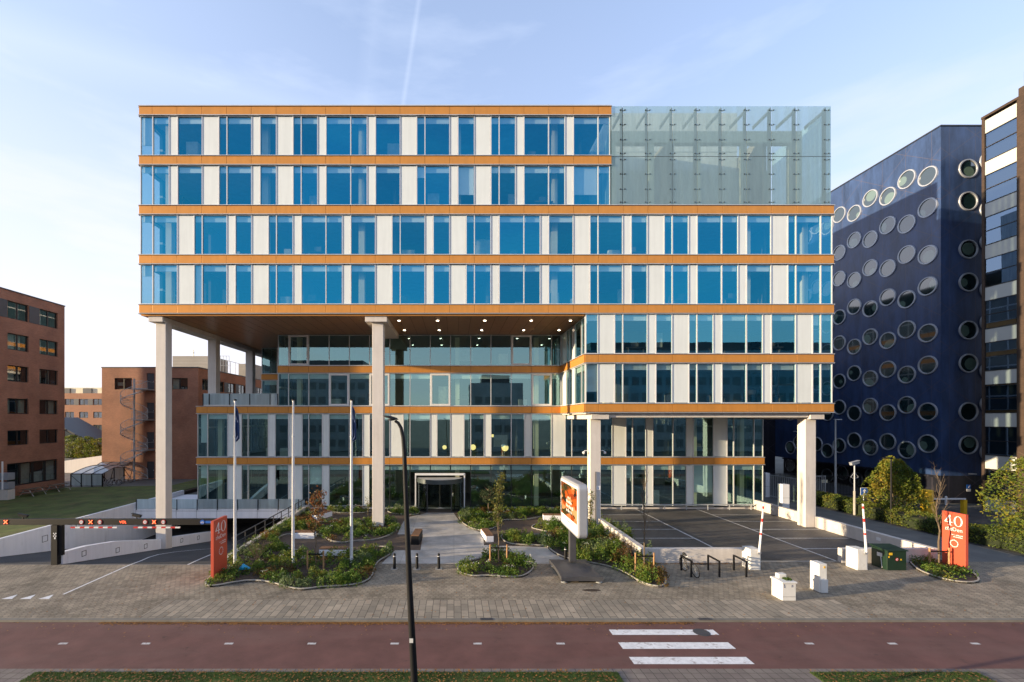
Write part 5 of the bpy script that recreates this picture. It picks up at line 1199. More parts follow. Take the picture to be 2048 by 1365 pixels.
m = MB(); m.add([(22.80,23.42,1.02),(23.93,23.42,1.02),(23.93,24.44,1.09),(22.80,24.44,1.09),(22.80,23.42,1.06),(23.93,23.42,1.06),(23.93,24.44,1.15),(22.80,24.44,1.15)], [(0,3,2,1),(4,5,6,7),(0,1,5,4),(1,2,6,5),(2,3,7,6),(3,0,4,7)]); m.build('lid', M['green_box'], o)
m = MB(); m.box(22.95,23.13,23.472,23.478,.80,.93); m.box(22.92,22.98,23.472,23.478,.66,.76); m.add([(23.52,23.474,.53),(23.64,23.474,.53),(23.58,23.474,.64)], [(0,1,2)]); m.build('yellow_sticker', M['yellow'], o)
m = MB(); vs, fs = ring2d(.085,.085,.06,.06,20); place(m, vs, fs, (23.37,23.474,.58), (1,0,0), (0,0,1)); m.tube([(23.32,23.472,.63),(23.42,23.472,.53)], .01, 4); q = m.build('prohibition_sign', M['redpaint'], o); m = MB(); vs, fs = disc2d(.06); place(m, vs, fs, (23.37,23.476,.58), (1,0,0), (0,0,1)); m.build('sign_face', M['white_metal'], q, fix=False)
m = MB(); m.box(22.85,22.858,23.75,24.05,.62,.82); m.tube([(22.83,23.8,.65),(22.83,23.74,.05)], .02, 6); m.build('torn_sticker', M['cab'], o)

# bicycle stands and bicycles
s0 = None
for (x, lab) in ((12.0,'black bicycle stand with the bicycle leaning on it'),(13.42,'empty black bicycle stand in the middle of the three'),(14.78,'empty black bicycle stand nearest the left barrier cabinet')):
    if s0 is None:
        s0 = thing('bicycle_stand', lab, 'bicycle stand', (x,23.0,0), 'black bicycle stands')
        for y in (22.5,23.5): MB().box(x-.035,x+.035,y-.035,y+.035,0,.75).build('leg', M['black'], s0)
        MB().box(x-.035,x+.035,22.465,23.535,.75,.82).build('rail', M['black'], s0)
    else: tag(copy_tree(s0, (x-12.0,0,0)), lab)
def bicycle(label, o_, yaw, lean, group=None, col='darkgrey', k=1.):
    o = thing('bicycle', label, 'bicycle', o_, group); ca, sa = math.cos(yaw), math.sin(yaw); cl, sl_ = math.cos(lean), math.sin(lean)
    def rot(p):
        x, y, z = p.x*k, p.y*k*cl - p.z*k*sl_, p.y*k*sl_ + p.z*k*cl; return (o_[0]+x*ca-y*sa, o_[1]+x*sa+y*ca, o_[2]+z)
    for cx_ in (-.52,.52):
        m = MB(); m.tube([(cx_+.33*math.cos(2*math.pi*i/28),0,.34+.33*math.sin(2*math.pi*i/28)) for i in range(29)], .022, 6); wv = m.map(rot).build('wheel', M['rubber'], o)
        m = MB()
        for i in range(12): a = math.pi*i/12; m.tube([(cx_-.31*math.cos(a),0,.34-.31*math.sin(a)),(cx_+.31*math.cos(a),0,.34+.31*math.sin(a))], .004, 3)
        m.map(rot).build('spokes', M['galv'], wv)
    m = MB(); A, Bq, C, Dq, E = (-.52,0,.34),(-.08,0,.30),(-.22,0,.78),(.36,0,.82),(.52,0,.34)
    for a, b in ((A,Bq),(A,C),(Bq,C),(Bq,Dq),(C,Dq),(Dq,E)): m.tube([a,b], .018, 6)
    m.tube([Dq,(.33,0,1.0)], .016, 6); m.tube([C,(-.26,0,.90)], .016, 6); m.map(rot).build('frame', M[col], o)
    m = MB(); m.tube([(.25,-.27,1.0),(.33,-.2,1.03),(.34,0,1.0),(.33,.2,1.03),(.25,.27,1.0)], .015, 6); m.map(rot).build('handlebar', M['galv'], o)
    m = MB(); m.tube([(-.38,0,.93),(-.28,0,.93),(-.12,0,.92)], [.085,.07,.025], 8); m.map(rot).build('saddle', M['rubber'], o)
    m = MB(); m.tube([(-.75,0,.70),(-.5,0,.70),(-.3,0,.70)], .02, 4); m.map(rot).build('carrier', M[col], o); MB().lathe([(.10,-.02),(.10,.02)], (-.08,-.05,.30), (0,1,0), 14).map(rot).build('chainring', M[col], o); MB().tube([(-.86,.0,.30),(-.80,0,.55),(-.62,0,.70)], .025, 5).map(rot).build('mudguard', M[col], o); return o
bicycle('old dark bicycle leaning on the left stand by the low wall', (12.17,22.95,0), R(-86), R(7), None, 'darkgrey')

# lamps, camera pole, road signs on the right
o = thing('street_lamp', 'grey street lamp standing right of the rightmost column', 'street lamp', (38.4,44.8,0))
MB().tube([(38.4,44.8,0),(38.4,44.8,3),(38.4,44.8,7.9)], [.12,.10,.06], 10).build('pole', M['galv'], o, smooth=True); MB().box(38.3,39.0,44.7,44.9,7.88,7.97).build('lamp_head', M['galv'], o, bevel=.02)
MB().box(38.32,38.48,44.66,44.7,2.5,2.7).build('plate', M['navy'], o) if False else None
o = thing('street_lamp', 'thin black street lamp in front of the round hornbeam', 'street lamp', (33.4,34.0,0))
MB().tube([(33.4,34.0,0),(33.4,34,2.5),(33.4,34.0,4.95)], [.07,.06,.045], 10).build('pole', M['black'], o, smooth=True); MB().box(32.75,33.5,33.9,34.1,4.95,5.05).build('lamp_head', M['black'], o, bevel=.02)
o = thing('street_lamp', 'small dark street lamp far behind the rightmost column', 'street lamp', (38.6,56.5,0))
MB().tube([(44.6,56.5,0),(44.6,56.5,5.9),(44.3,56.5,6.3),(43.9,56.5,6.4)], .06, 8).build('pole', M['black'], o); MB().box(43.1,43.9,56.4,56.6,6.36,6.44).build('lamp_head', M['galv'], o); o.location = (44.6,56.5,0)
for ch in o.children: ch.location -= Vector((6.0,0,0))
o, ob, c, d, up = camera_box(33.3, 37.0, 4.32, R(190), 'white surveillance camera on a short white pole above the hedge')
MB().tube([(33.3,37,0),(33.3,37,4.15)], .055, 10).build('pole', M['lightgrey'], o); MB().tube([(33.3,37,0),(33.3,37,2.0)], .085, 10).build('lower_pole', M['edging'], o)
m = MB(); ob(m, c, .38, .11, .10); h_ = m.build('housing', M['lightgrey'], o); m = MB(); ob(m, c+up*.12-d*.03, .44, .13, .015); m.build('hood', M['lightgrey'], h_)
m = MB()
for q in (-1,1): m.tube([(33.3,37,3.55),(33.3+.32*q,37,3.15)], .02, 5); m.tube([(33.3,37,3.0),(33.3+.32*q,37,3.15)], .02, 5)
m.build('bracket', M['lightgrey'], o)
o = thing('road_sign', 'blue square road sign with a white arrow pointing up', 'road sign', (34.1,37.0,0))
MB().tube([(34.1,37.05,0),(34.1,37.05,2.25)], .03, 8).build('post', M['galv'], o)
MB().box(33.82,34.38,36.98,37.01,1.68,2.24).build('plate', M['blue'], o); MB().box(33.79,34.41,36.985,37.0,1.65,2.27).build('border', M['white_metal'], o)
m = MB(); m.box(34.055,34.145,36.965,36.978,1.75,2.0); m.add([(33.93,36.966,1.98),(34.27,36.966,1.98),(34.10,36.966,2.18)], [(0,1,2)]); m.build('arrow', M['white_metal'], o)
# yellow barrier of the neighbour
o = thing('yellow_barrier', 'yellow parking machine and white barrier beam behind the hedge', 'barrier', (39.2,37.0,0))
MB().box(39.15,39.85,36.8,37.4,-.05,1.15).build('machine', M['yellow'], o, bevel=.04); MB().box(39.0,39.7,36.75,37.45,1.15,2.1).build('hood', M['yellow'], o, bevel=.1)
MB().box(39.71,40.2,36.95,37.2,1.15,1.9).build('side_box', M['black'], o)
MB().box(39.72,42.4,36.85,36.93,1.30,1.42).build('beam', M['white_metal'], o); MB().box(42.2,42.5,36.85,37.1,-.03,1.28).build('end_post', M['yellow'], o)
o = tag(MB().lathe([(.09,0),(.09,.75),(.04,.8)], (46.0,41.6,-.03), n=10).build('white_post', M['white_metal']), 'small white post against the blue building at the driveway end', 'post')
# pillars, fences, gate behind the rightmost column
for (x, y, wd, h_, lab) in ((29.55,39.6,.62,2.15,'thick white pillar left of the rightmost column'),(32.0,45.4,.42,2.45,'slim white pillar farther back at the end of the lane')):
    o = thing('gate_pillar', lab, 'pillar', (x,y,0), 'white gate pillars'); MB().box(x-wd/2,x+wd/2,y,y+wd,0,h_).build('shaft', M['white_wall'], o, bevel=.01); MB().box(x-wd/2-.004,x+wd/2+.004,y-.004,y+wd,h_*.44,h_*.44+.015).build('joint', M['darkgrey'], o)
def barfence(label, a, b, h_, n, m_='galv', name='gate'):
    o = thing(name, label, 'gate' if name == 'gate' else 'fence', ((a[0]+b[0])/2,(a[1]+b[1])/2,0)); a, b = Vector((*a,0)), Vector((*b,0)); m = MB()
    for i in range(n+1): q = a+(b-a)*i/n; m.tube([q, q+Vector((0,0,h_))], .022 if i not in (0,n) else .05, 5)
    m.build('bars', M[m_], o)
    for z in (.12, h_-.05): MB().tube([a+Vector((0,0,z)), b+Vector((0,0,z))], .03, 6).build('rail', M[m_], o)
    return o
barfence('grey barred gate left of the rightmost column', (32.3,46.2), (32.9,41.6), 2.3, 22)
barfence('grey barred gate panel right of the rightmost column', (35.2,44.6), (37.2,44.6), 2.3, 11)
barfence('dark bar fence behind the camera pole', (38.6,46.5), (42.5,46.5), 2.0, 26, 'black', 'fence')
barfence('thin dark fence beyond the slim white pillar', (32.4,52), (40,52), 1.6, 12, 'darkgrey', 'fence')
o = tag(MB().box(33.75,34.75,50.9,50.95,1.1,1.55).build('exit_sign', M['greenplate']), 'small green emergency exit sign on the fence left of the column', 'sign'); o.location.y = 51.9
m = MB(); m.box(33.85,34.0,51.88,51.895,1.25,1.4); m.box(34.45,34.6,51.88,51.895,1.2,1.45); m.build('sign_mark', M['white_metal'], o)
o = thing('mailbox_board', 'small cream notice board on rail left of the grey lamp pole', 'notice board', (37.6,45.2,0)); MB().box(37.35,37.95,45.2,45.24,1.5,1.8).build('board', M['cream'], o); MB().tube([(37.4,45.26,0),(37.4,45.26,1.8)], .03, 6).build('post', M['galv'], o)
m = MB(); m.box(36.6,38.2,45.4,45.9,0,.55); tag(m.build('brick_planter', M['brick'], bevel=.01), 'small brick planter at the foot of the grey lamp', 'planter')
# house-letter plate and tube on the entrance column
o = thing('letter_plate', 'white plate with a blue letter on the column behind the display', 'sign', (10.62,CY,2.9)); MB().box(10.50,10.80,CY-.03,CY-.003,2.75,3.05).build('plate', M['white_metal'], o)
m = MB(); vs, fs = text('B', .16); place(m, vs, fs, (10.60,CY-.034,2.84), (1,0,0), (0,0,1)); m.build('letter', M['blue'], o, fix=False)
m = MB(); m.tube([(10.44,CY-.05,.1),(10.44,CY-.05,4.1)], .035, 8); tag(m.build('drain_pipe', M['darkgrey']), 'dark thin pipe running up the column behind the display', 'pipe')
for (x, s_, lab) in ((10.9,1,'white dome camera on the right of the entrance column'),(10.0,-1,'small white camera on the left of the entrance column')):
    o = thing('dome_camera', lab, 'camera', (x,CY+.3,5.4)); MB().tube([(x-.06*s_,CY+.3,5.62),(x+.25*s_,CY+.3,5.62),(x+.33*s_,CY+.3,5.55)], .03, 6).build('arm', M['white_metal'], o); MB().lathe([(.02,.0),(.09,.06),(.11,.15),(.06,.2)], (x+.34*s_,CY+.3,5.36), n=12).build('dome', M['white_metal'], o, smooth=True)

# bicycle shelters, picnic tables, boxes by the brick blocks
def shelter(label, x0, x1, y0, y1, he, hr_, nb):
    o = thing('bicycle_shelter', label, 'bicycle shelter', ((x0+x1)/2,(y0+y1)/2,0), 'bicycle shelters with curved roofs')
    prof_ = [(y0+(y1-y0)*q, he+(hr_-he)*math.sin(q*math.pi*.62)/math.sin(math.pi*.5) if q < .85 else he+(hr_-he)*math.sin(q*math.pi*.62)) for q in [i/10 for i in range(11)]]
    m = MB(); m.add([(x, y, z) for y, z in prof_ for x in (x0, x1)], [(2*i,2*i+1,2*i+3,2*i+2) for i in range(10)]); r_ = m.build('roof', M['poly'], o, smooth=True, fix=False)
    f = MB()
    for i in range(nb+1):
        x = x0+(x1-x0)*i/nb; f.tube([(x,y,z+.02) for y,z in prof_], .035, 5)
    f.tube([(x0,y0,he),(x1,y0,he)], .05, 6); f.tube([(x0,y1,prof_[-1][1]),(x1,y1,prof_[-1][1])], .05, 6); f.build('roof_ribs', M['black'], r_)
    for i in range(nb+1):
        x = x0+(x1-x0)*i/nb; m = MB(); m.box(x-.05,x+.05,y0-.05,y0+.05,0,he); m.build('post', M['black'], o)
    for pq in ([(x1,y0,he*.9),(x1,y0+1.2,.1)], [(x1,y0+1.8,hr_),(x1,y0+1.0,.1)], [(x0,y0,he*.9),(x0+1.2,y0,.3)]): MB().tube(pq, .035, 5).build('brace', M['black'], o)
    m = MB(); m.box(x0+.05,x1-.05,y0-.01,y0+.01,.15,he-.06); m.build('front_panel', M['frost'], o); return o
shelter('curved clear bicycle shelter nearest the lawn', -45.1, -41.4, 52.4, 56.6, 1.5, 2.15, 3)
shelter('farther bicycle shelter against the lower brick block', -46.2, -42.4, 57.2, 58.9, 1.75, 2.3, 3)
bk0 = bicycle('pale bicycle standing at the open end of the near shelter', (-40.6,53.2,0), R(70), 0, 'bicycles at the shelters', 'galv')
for (x, y, a, lab) in ((-43.6,53.6,0,'bicycle behind the front panel of the near shelter at the left'),(-42.2,53.8,0,'bicycle behind the right front panel of the near shelter'),(-40.9,55.6,0,'dark bicycle in the gap between the two shelters')):
    c = copy_tree(bk0, (x+40.6,y-53.2,0)); c.rotation_euler.z = a; tag(c, lab)
def picnic(label, x, y):
    o = thing('picnic_table', label, 'picnic table', (x,y,0), 'picnic tables on the lawn'); MB().box(x-.38,x+.38,y-.95,y+.95,.70,.75).build('tabletop', M['bark'], o)
    for s_ in (-1,1): MB().box(x+.58*s_-.13,x+.58*s_+.13,y-.95,y+.95,.41,.45).build('seat', M['bark'], o)
    for yy in (-.7,.7):
        m = MB(); m.tube([(x-.75,y+yy,0),(x-.25,y+yy,.7)], .045, 4); m.tube([(x+.75,y+yy,0),(x+.25,y+yy,.7)], .045, 4); m.tube([(x-.7,y+yy,.4),(x+.7,y+yy,.4)], .04, 4); m.build('leg', M['edging'], o)
    return o
picnic('dark picnic table nearest the white boxes', -43.9, 46.4); picnic('dark picnic table nearest the corner of the brick block', -43.9, 49.4)
o = thing('vent_cabinet', 'pair of grey boxes stacked on a block beside the brick wall', 'cabinet', (-44.2,44.2,0))
MB().box(-45.1,-43.9,43.8,44.5,0,1.0).build('plinth', M['concrete'], o); 
for z in (1.05,1.95): MB().box(-45.0,-43.9,43.8,44.5,z,z+.68).build('box', M['lightgrey'], o, bevel=.02)
MB().tube([(-44.4,43.75,1.0),(-44.4,43.75,3.8)], .07, 8).build('mast', M['white_metal'], o)
wallthing('low_wall', 'pale sloping low wall between the two brick buildings', rect(-66,-50,66,66.4), -.1, lambda x, y: .6+(x+66)*.14, M['white_wall'])
o = tag(MB().tube([(-11.05,22.85,.25),(-10.8,22.8,.42),(-10.5,22.9,.30)], [.05,.16,.05], 7).build('plastic_bag', M['blue_litter']), 'crumpled blue plastic litter in the bed behind the red sign', 'litter')

# ------------------------------------------------------------------ planting
def inside(p, poly):
    x, y = p; c = False; n = len(poly); j = n-1
    for i in range(n):
        a, b = poly[i], poly[j]
        if (a[1] > y) != (b[1] > y) and x < (b[0]-a[0])*(y-a[1])/(b[1]-a[1])+a[0]: c = not c
        j = i
    return c
def leaf(mb, p, s, r, up=None):
    d = Vector((r.gauss(0,1), r.gauss(0,1), r.gauss(0,1)+.3)).normalized(); a = d.orthogonal().normalized(); a = (Matrix.Rotation(r.random()*6.28, 3, d) @ a); b = d.cross(a)
    p = Vector(p); o = len(mb.v); mb.v += [tuple(p-a*s), tuple(p+b*s*.5), tuple(p+a*s), tuple(p-b*s*.5)]; mb.f.append((o,o+1,o+2,o+3))
def edging_ring(poly, h, wd, z=0.):
    n = len(poly); m = MB(); inn = []
    for i in range(n):
        a, b, c = poly[i-1], poly[i], poly[(i+1)%n]; d1 = (b-a).normalized(); d2 = (c-b).normalized(); nn = Vector((-(d1.y+d2.y), d1.x+d2.x))
        nn = nn.normalized() if nn.length > 1e-5 else Vector((-d1.y,d1.x)); inn.append(b+nn*wd)
    for i in range(n):
        j = (i+1) % n; q = [poly[i], poly[j], inn[j], inn[i]]
        m.add([(p.x,p.y,z-.05) for p in q]+[(p.x,p.y,z+h) for p in q], [(4,5,6,7),(0,1,5,4),(2,3,7,6)])
    return m
def bed(label, px, dens=6.6, hgt=.36, seed=1, flowers=40, edge=True, smooth=2, tall=None, cover='low leafy green ground cover'):
    poly = [G(*q).xy if len(q) == 2 else Vector(q[:2]) for q in px]
    if smooth: poly = chaikin(poly, smooth)
    a = sum(poly[i].x*poly[(i+1)%len(poly)].y-poly[(i+1)%len(poly)].x*poly[i].y for i in range(len(poly)))
    if a < 0: poly = poly[::-1]
    area = abs(a)/2; r = random.Random(seed); xs = [p.x for p in poly]; ys = [p.y for p in poly]
    o = thing('planting_bed', label, 'planting bed', (sum(xs)/len(xs), sum(ys)/len(ys), 0)); MB().prism(poly, -.1, .07).build('soil', M['soil'], o)
    if edge: edging_ring(poly, .11, .065).build('edging', M['edging'], o, fix=False)
    ms_ = [MB(), MB(), MB()]; fl = MB(); cnt = 0; tries = 0
    while cnt < area*dens and tries < area*dens*12:
        tries += 1; x, y = r.uniform(min(xs),max(xs)), r.uniform(min(ys),max(ys))
        if not inside((x,y), poly): continue
        if noise.noise((x*.7+seed, y*.7, 2)) < -.22 and r.random() < .85: continue
        cnt += 1; rad = r.uniform(.16,.36); hh = hgt*r.uniform(.6,1.25)*(1+.5*noise.noise((x*.5,y*.5,7+seed)))
        if tall: hh *= tall(x, y)
        sp_ = noise.noise((x*.55+9*seed, y*.55, 4)); m = ms_[1 if sp_ > .30 else 2 if sp_ < -.34 else 0]; hh *= (.75 if m is ms_[1] else 1.2 if m is ms_[2] else 1.)
        for k in range(int(66*min(1.8, max(.8, hh/.34)))):
            th, ph = r.random()*6.28, math.acos(r.uniform(-.1,1)); q = r.uniform(.7,1.08)
            p = (x+rad*q*math.sin(ph)*math.cos(th), y+rad*q*math.sin(ph)*math.sin(th), .08+hh*q*max(0,math.cos(ph))+r.uniform(0,.03))
            leaf(m, p, r.uniform(.034,.066), r)
        if r.random() < .5*flowers/max(1,area*dens):
            for k in range(9): leaf(fl, (x+r.gauss(0,.09), y+r.gauss(0,.09), .12+hh+r.uniform(-.03,.05)), .035, r)
    for m, mm_, nm in zip(ms_, ('leaf_cover','leaf_rust','leaf_sage'), (cover, 'rust tinged low plants', 'grey green low plants')):
        if m.v: tag(m.build('ground_cover', M[mm_], fix=False), nm + ' in the ' + label, 'ground cover', kind='stuff')
    if fl.v: tag(fl.build('white_flowers', M['flower'], fix=False), 'small white flowers dotted over the ' + label, 'flowers', kind='stuff')
    return poly
polyA = [(408.4,1168.7),(412,1175),(432.8,1175),(468,1168),(503,1163.4),(538,1167),(562,1174),(585,1181),(611.5,1182),(643.8,1177),(687.8,1175),(717,1171.6),(740.5,1162),(748,1148.8),(750.8,1134),(761,1122.4),(781.5,1112),(786,1103),(775.7,1096),(746,1094.5),(700,1110),(639,1113),(614,1106),(575,1099),(559,1093),(555,1083),(562,1074),(579,1069.6),(632,1069.6),(650,1077),(661,1085),(688,1088.7),(705,1084),(746,1083),(776,1075.5),(796,1061),(800,1049),(784,1040),(761,1039),(673,1046),(652,1046),(632,1044),(622,1030),(618,1020),(609,1020),(560,1052),(505,1088),(470,1112),(452,1126),(425,1150)]
bed('big curved bed beside the ramp holding the flagpoles', polyA, seed=1, flowers=45, smooth=2)
bed('narrow planting strip along the facade left of the revolving door', [(655,1026),(690,1028),(740,1027.5),(742,1018.5),(655,1018.5)], seed=2, flowers=16, smooth=1)
bed('small planting corner between the column and the revolving door', [(775,1018.5),(830,1018.5),(843,1029),(815,1032),(775,1028)], seed=3, flowers=14, smooth=1)
bed('curved bed along the facade right of the revolving door', [(916,1025),(919,1043),(933.4,1055),(957,1064),(974.5,1061.7),(992,1058),(998,1046),(1012.6,1041),(1047.8,1041.8),(1071,1037.4),(1086,1034.5),(1118,1034),(1175,1030),(1175,1019),(1000,1019),(930.5,1019)], seed=4, flowers=26)
bed('large bed on the right between the stone walkway and the low wall', [(1061.5,1058),(1065,1052),(1086,1047.7),(1118,1049),(1165,1046),(1188,1042),(1206,1048),(1296,1108),(1302,1127),(1325,1145),(1335,1168),(1326,1176.6),(1302,1175),(1276,1165),(1246.7,1146),(1208.6,1133),(1173,1127),(1132.7,1119.4),(1115,1112),(1100,1102),(1094.6,1094.5),(1071,1093),(1033,1091.6),(1012.6,1088.7),(1001,1078.4),(1001,1073),(1012.6,1070.5),(1045,1075),(1068,1081),(1095,1080.5),(1112,1075),(1100.5,1067),(1077,1062)], seed=5, flowers=40, hgt=.5, tall=lambda x, y: 1.35 if x > 6.8 else 1.)
bed('small island bed around the young tree in front of the walkway', [(913.5,1137),(916,1146),(930.5,1153),(951,1156),(974.5,1154),(998,1156),(1027,1157.6),(1050.7,1154.6),(1068,1141.4),(1068,1132.7),(1050.7,1124),(1036,1112),(1021,1105),(998,1103),(980,1106),(971.5,1116.5),(945,1122.4),(921.7,1129.7)], seed=6, flowers=12)
bed('small bed under the orange sign beside the green box', [(1812,1115),(1827.5,1139.5),(1875.5,1159),(1920.7,1168),(1956.7,1168),(1961,1160.6),(1944.7,1145.6),(1932.7,1140),(1890.7,1126),(1872,1117)], seed=7, flowers=0, hgt=.30, dens=6)

def tree(name, label, base, h, r0, nb, blen, leafm, nleaf, lsize, rise=.9, start=.35, seed=1, group=None, sub=3, jit=.012, cat='tree', r_top=.12, spread=.10, droop=0.):
    r = random.Random(seed); b = Vector(base); o = thing(name, label, cat, b, group)
    n = 9; pts = [b + Vector((r.gauss(0,jit)*i, r.gauss(0,jit)*i, h*i/(n-1))) for i in range(n)]; m = MB(); m.tube(pts, [r0*(1-(1-r_top)*i/(n-1)) for i in range(n)], 8)
    m.build('trunk', M['bark'], o, smooth=True); br = MB(); sp = []
    for k in range(nb):
        q = start+(1-start)*((k+r.random())/nb)**.9; i = min(n-2, int(q*(n-1))); p = pts[i].lerp(pts[i+1], q*(n-1)-i); a = k*2.4+r.random()
        d = Vector((math.cos(a), math.sin(a), rise*r.uniform(.7,1.4))).normalized(); L_ = blen*(1.15-q*.75)*r.uniform(.7,1.2); c = [p]
        for s_ in range(4): d = (d + Vector((r.gauss(0,.12), r.gauss(0,.12), .12*rise-droop))).normalized(); c.append(c[-1]+d*L_/4)
        rb = r0*.42*(1.1-q*.7); br.tube(c, [rb, rb*.75, rb*.5, rb*.32, rb*.15], 5); sp += [(c[j], c[j+1]) for j in range(1,4)]
        for s_ in range(sub):
            j = r.randint(1,3); dd = (d + Vector((r.gauss(0,.6), r.gauss(0,.6), r.gauss(.2,.4)))).normalized(); e = [c[j], c[j]+dd*L_*.2, c[j]+dd*L_*.38+Vector((0,0,.03))]
            br.tube(e, [rb*.35, rb*.22, rb*.1], 4); sp += [(e[0],e[1]),(e[1],e[2])]
    br.build('branches', M['bark'], o)
    if nleaf:
        lv = MB()
        for i in range(nleaf):
            a, c = r.choice(sp); leaf(lv, a.lerp(c, r.random())+Vector((r.gauss(0,spread), r.gauss(0,spread), r.gauss(0,spread))), lsize*r.uniform(.6,1.3), r)
        lv.build('crown', M[leafm], o, fix=False)
    return o
def stakes(o, xs, y, h=1.05, r_=.045):
    m = MB(); base = WL[o.name]
    for x in xs: s_ = MB().tube([(x,y,0),(x,y,h)], r_, 8); s_.build('stake', M['stake'], o)
    m = MB(); m.box(xs[0],xs[-1],y-.015,y+.015,h-.22,h-.15); m.build('tie', M['black'], o)
o = tree('young_tree', 'staked young tree with orange autumn leaves among the flagpoles', (-7.3,23.5,.05), 3.85, .045, 16, 1.15, 'leaf_autumn', 620, .065, .9, .45, 11, 'young staked trees', 3); stakes(o, (-7.72,-6.88), 23.45)
o = tree('young_tree', 'staked young tree with narrow yellow green crown on the island bed', (2.47,24.7,.05), 4.75, .045, 22, .62, 'leaf_young', 900, .06, .9, .36, 12, 'young staked trees', 3); stakes(o, (2.0,2.93), 24.6)
o = tree('young_tree', 'bare staked young tree in front of the parking bays', (9.9,23.15,.05), 5.3, .05, 26, 1.15, 'leaf_autumn', 0, .05, 2.2, .32, 13, 'young staked trees', 3); stakes(o, (9.42,10.38), 23.1)
o = tree('young_tree', 'bare staked young tree beside the orange sign', (26.15,24.0,.05), 5.1, .05, 20, 1.35, 'leaf_autumn', 0, .05, 1.8, .38, 14, 'young staked trees', 3); stakes(o, (25.6,26.65), 23.95)
tree('shrub', 'bare twiggy shrub in the bed behind the red sign', (-10.9,24.6,.05), .75, .03, 30, 1.25, 'leaf_young', 90, .04, 1.1, .05, 15, None, 4, cat='shrub')
tree('shrub', 'red leaved shrub beside the bare tree at the parking wall', (9.3,24.2,.05), .9, .025, 20, .95, 'leaf_autumn', 240, .05, 1.2, .05, 16, None, 3, cat='shrub')
tree('shrub', 'slender pale shrub at the foot of the middle column', (-6.9,35.6,.05), 1.5, .02, 12, .8, 'leaf_young', 120, .05, 2., .1, 17, None, 2, cat='shrub')
tree('shrub', 'tall yellow green climber shrub on the entrance column', (9.7,31.6,.05), 2.6, .025, 22, .45, 'leaf_young', 520, .06, 1.6, .05, 18, None, 2, cat='shrub')
def crown_tree(name, label, base, h0, h1, rad, nleaf, lsize, leafm, seed, trunk=.10, shape='round', group=None, cat='tree', clump=1.3):
    r = random.Random(seed); b = Vector(base); o = thing(name, label, cat, b, group)
    if shape == 'round': env = lambda q: math.sqrt(max(0, 1-(2*q-.9)**2/1.25)) if q < .98 else .12
    elif shape == 'egg': env = lambda q: (math.sin(math.pi*min(1,(q*.93+.07)**.75)))**.75
    else: env = lambda q: (1-q)**.55*min(1, q*6+.35)
    m = MB(); n = 7; m.tube([b+Vector((0,0,(h0+(h1-h0)*.75)*i/(n-1))) for i in range(n)], [trunk*(1-.85*i/(n-1)) for i in range(n)], 8); m.build('trunk', M['bark'], o, smooth=True)
    br = MB()
    for k in range(46):
        q = r.uniform(.02,.9); z = h0+(h1-h0)*q; a = r.random()*6.28; L_ = rad*env(q)*r.uniform(.75,1.05); p = b+Vector((0,0,max(.1,z-.35*L_)))
        e = b+Vector((L_*math.cos(a), L_*math.sin(a), z+.25*L_)); br.tube([p, p.lerp(e,.5)+Vector((0,0,-.05)), e], [.028,.018,.006], 4)
    br.build('branches', M['bark'], o); lv = MB(); c = 0
    while c < nleaf:
        q = r.random(); a = r.random()*6.28; rr_ = r.random()**.42; R0 = rad*env(q)*(1+.22*noise.noise((math.cos(a)*1.6+seed, math.sin(a)*1.6, q*5)))
        p = b+Vector((R0*rr_*math.cos(a), R0*rr_*math.sin(a), h0+(h1-h0)*q))
        if noise.noise(p*clump) < -.12: continue
        leaf(lv, p, lsize*r.uniform(.6,1.3), r); c += 1
    lv.build('crown', M[leafm], o, fix=False); return o
crown_tree('hornbeam', 'round green hornbeam behind the hedge near the blue building', (35.7,36.2,0), .6, 5.0, 2.35, 9000, .085, 'leaf_horn', 21, .12, 'cone')
crown_tree('hornbeam', 'yellowing hornbeam at the right edge of the photo', (38.0,28.6,0), .3, 6.6, 2.75, 11000, .085, 'leaf_horn', 22, .13, 'egg')
crown_tree('pine_shrub', 'small rounded pine in the facade bed right of the revolving door', (2.95,38.2,.05), .8, 2.15, .82, 2600, .055, 'leaf_pine', 23, .06, 'round', None, 'shrub', 2.2)
for i, (x, y, h, lab) in enumerate(((-60.4,70.5,5.4,'clipped tree left in the row between the brick blocks'),(-57.7,70,5.2,'clipped tree in the middle of the row between the brick blocks'),(-55.2,69.4,5.0,'clipped tree nearest the lower brick block'))):
    crown_tree('lime_tree', lab, (x,y,0), 1.9, h, 2.1, 2600, .12, 'leaf_horn', 30+i, .09, 'round', 'row of clipped trees')
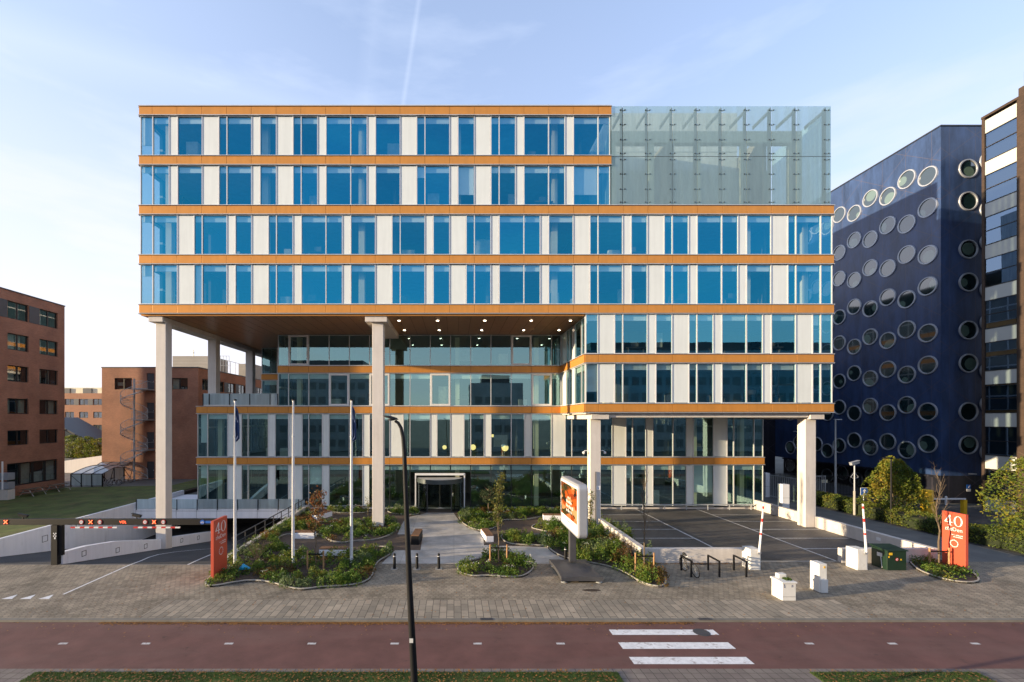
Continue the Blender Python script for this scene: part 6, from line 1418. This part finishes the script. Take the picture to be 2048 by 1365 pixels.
def hedge(label, pts, w_, h, seed, n):
    r = random.Random(seed); o = thing('hedge', label, 'hedge', (*pts[0],0)); pts = [Vector(p) for p in pts]; m = MB(); st = MB()
    for a, b in zip(pts, pts[1:]):
        d = b-a; L_ = d.length; d.normalize(); nn = Vector((-d.y,d.x))
        for i in range(int(n*L_)):
            q = r.random()*L_; t_ = r.uniform(-1,1); f_ = r.random()
            hh = h*(1+.16*noise.noise((q*.6+seed, t_, 1)))
            if f_ < .5: off, z = t_*w_, hh*r.uniform(.85,1.05)*(1-.15*t_*t_)
            else: off, z = w_*math.copysign(r.uniform(.8,1.1), t_), hh*r.uniform(.04,.95)
            p = a+d*q+nn*off
            if noise.noise((p.x*1.6,p.y*1.6,z*1.6)) < -.3: continue
            leaf(m, (p.x,p.y,z), .06*r.uniform(.6,1.4), r)
        for i in range(int(L_*2)):
            p = a+d*(i/2); st.tube([(p.x,p.y,0),(p.x+r.gauss(0,.05),p.y,h*.5),(p.x+r.gauss(0,.12),p.y+r.gauss(0,.1),h*.85)], [.03,.02,.008], 4)
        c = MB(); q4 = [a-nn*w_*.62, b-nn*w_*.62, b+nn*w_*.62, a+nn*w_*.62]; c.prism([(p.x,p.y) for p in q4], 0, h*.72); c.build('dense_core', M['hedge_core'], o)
    m.build('foliage', M['leaf_hedge'], o, fix=False); st.build('stems', M['bark'], o); return o
hedge('clipped green hedge along the side lane on the right', [(34.3,44),(34.0,36),(33.9,30),(34.6,24.5)], .75, 1.15, 41, 800)
# grass of the verge and fallen leaves
m = MB(); r = random.Random(5)
for (x0, x1) in ((-13.3,5.2),(11.3,16.6)):
    for i in range(int((x1-x0)*1150)):
        x, y = r.uniform(x0,x1), 14.14-abs(r.gauss(0,.35)) if r.random() < .5 else r.uniform(12.6,14.14); a = r.random()*6.28; h_ = r.uniform(.03,.075); c, s_ = math.cos(a)*.006, math.sin(a)*.006
        q = Vector((r.gauss(0,.02), r.gauss(0,.02), h_)); m.add([(x-c,y-s_,-.052),(x+c,y+s_,-.052),(x+q.x,y+q.y,-.05+h_)], [(0,1,2)])
tag(m.build('verge_grass', M['grass'], fix=False), 'short grass of the verge in the foreground', 'grass', kind='stuff')
m = MB()
def litter(n, fx, fy, z):
    for i in range(n):
        x, y = fx(), fy(); s_ = r.uniform(.025,.055); a = r.random()*6.28; c, d = math.cos(a)*s_, math.sin(a)*s_
        m.add([(x-c,y-d,z),(x+d*.6,y-c*.6,z+.006),(x+c,y+d,z+r.uniform(.004,.02)),(x-d*.6,y+c*.6,z+.004)], [(0,1,2,3)])
litter(4200, lambda: r.uniform(-14,9.5) if r.random() < .8 else r.gauss(-6,3), lambda: 17.66-abs(r.gauss(0,.09)), -.074); litter(300, lambda: r.uniform(-20,26), lambda: 17.65-abs(r.gauss(0,.5)), -.076)
litter(1500, lambda: r.uniform(-13,5), lambda: r.uniform(13.2,14.25), -.02); litter(400, lambda: r.uniform(11.3,16.6), lambda: r.uniform(13.2,14.25), -.02); litter(800, lambda: r.uniform(-18,27), lambda: r.uniform(17.9,24.3), .004); litter(260, lambda: r.uniform(11,16.5), lambda: 24.68-abs(r.gauss(0,.15)), .004)
tag(m.build('fallen_leaves', M['leaf_litter'], fix=False), 'brown fallen leaves along the kerb and on the verge', 'leaves', kind='stuff')
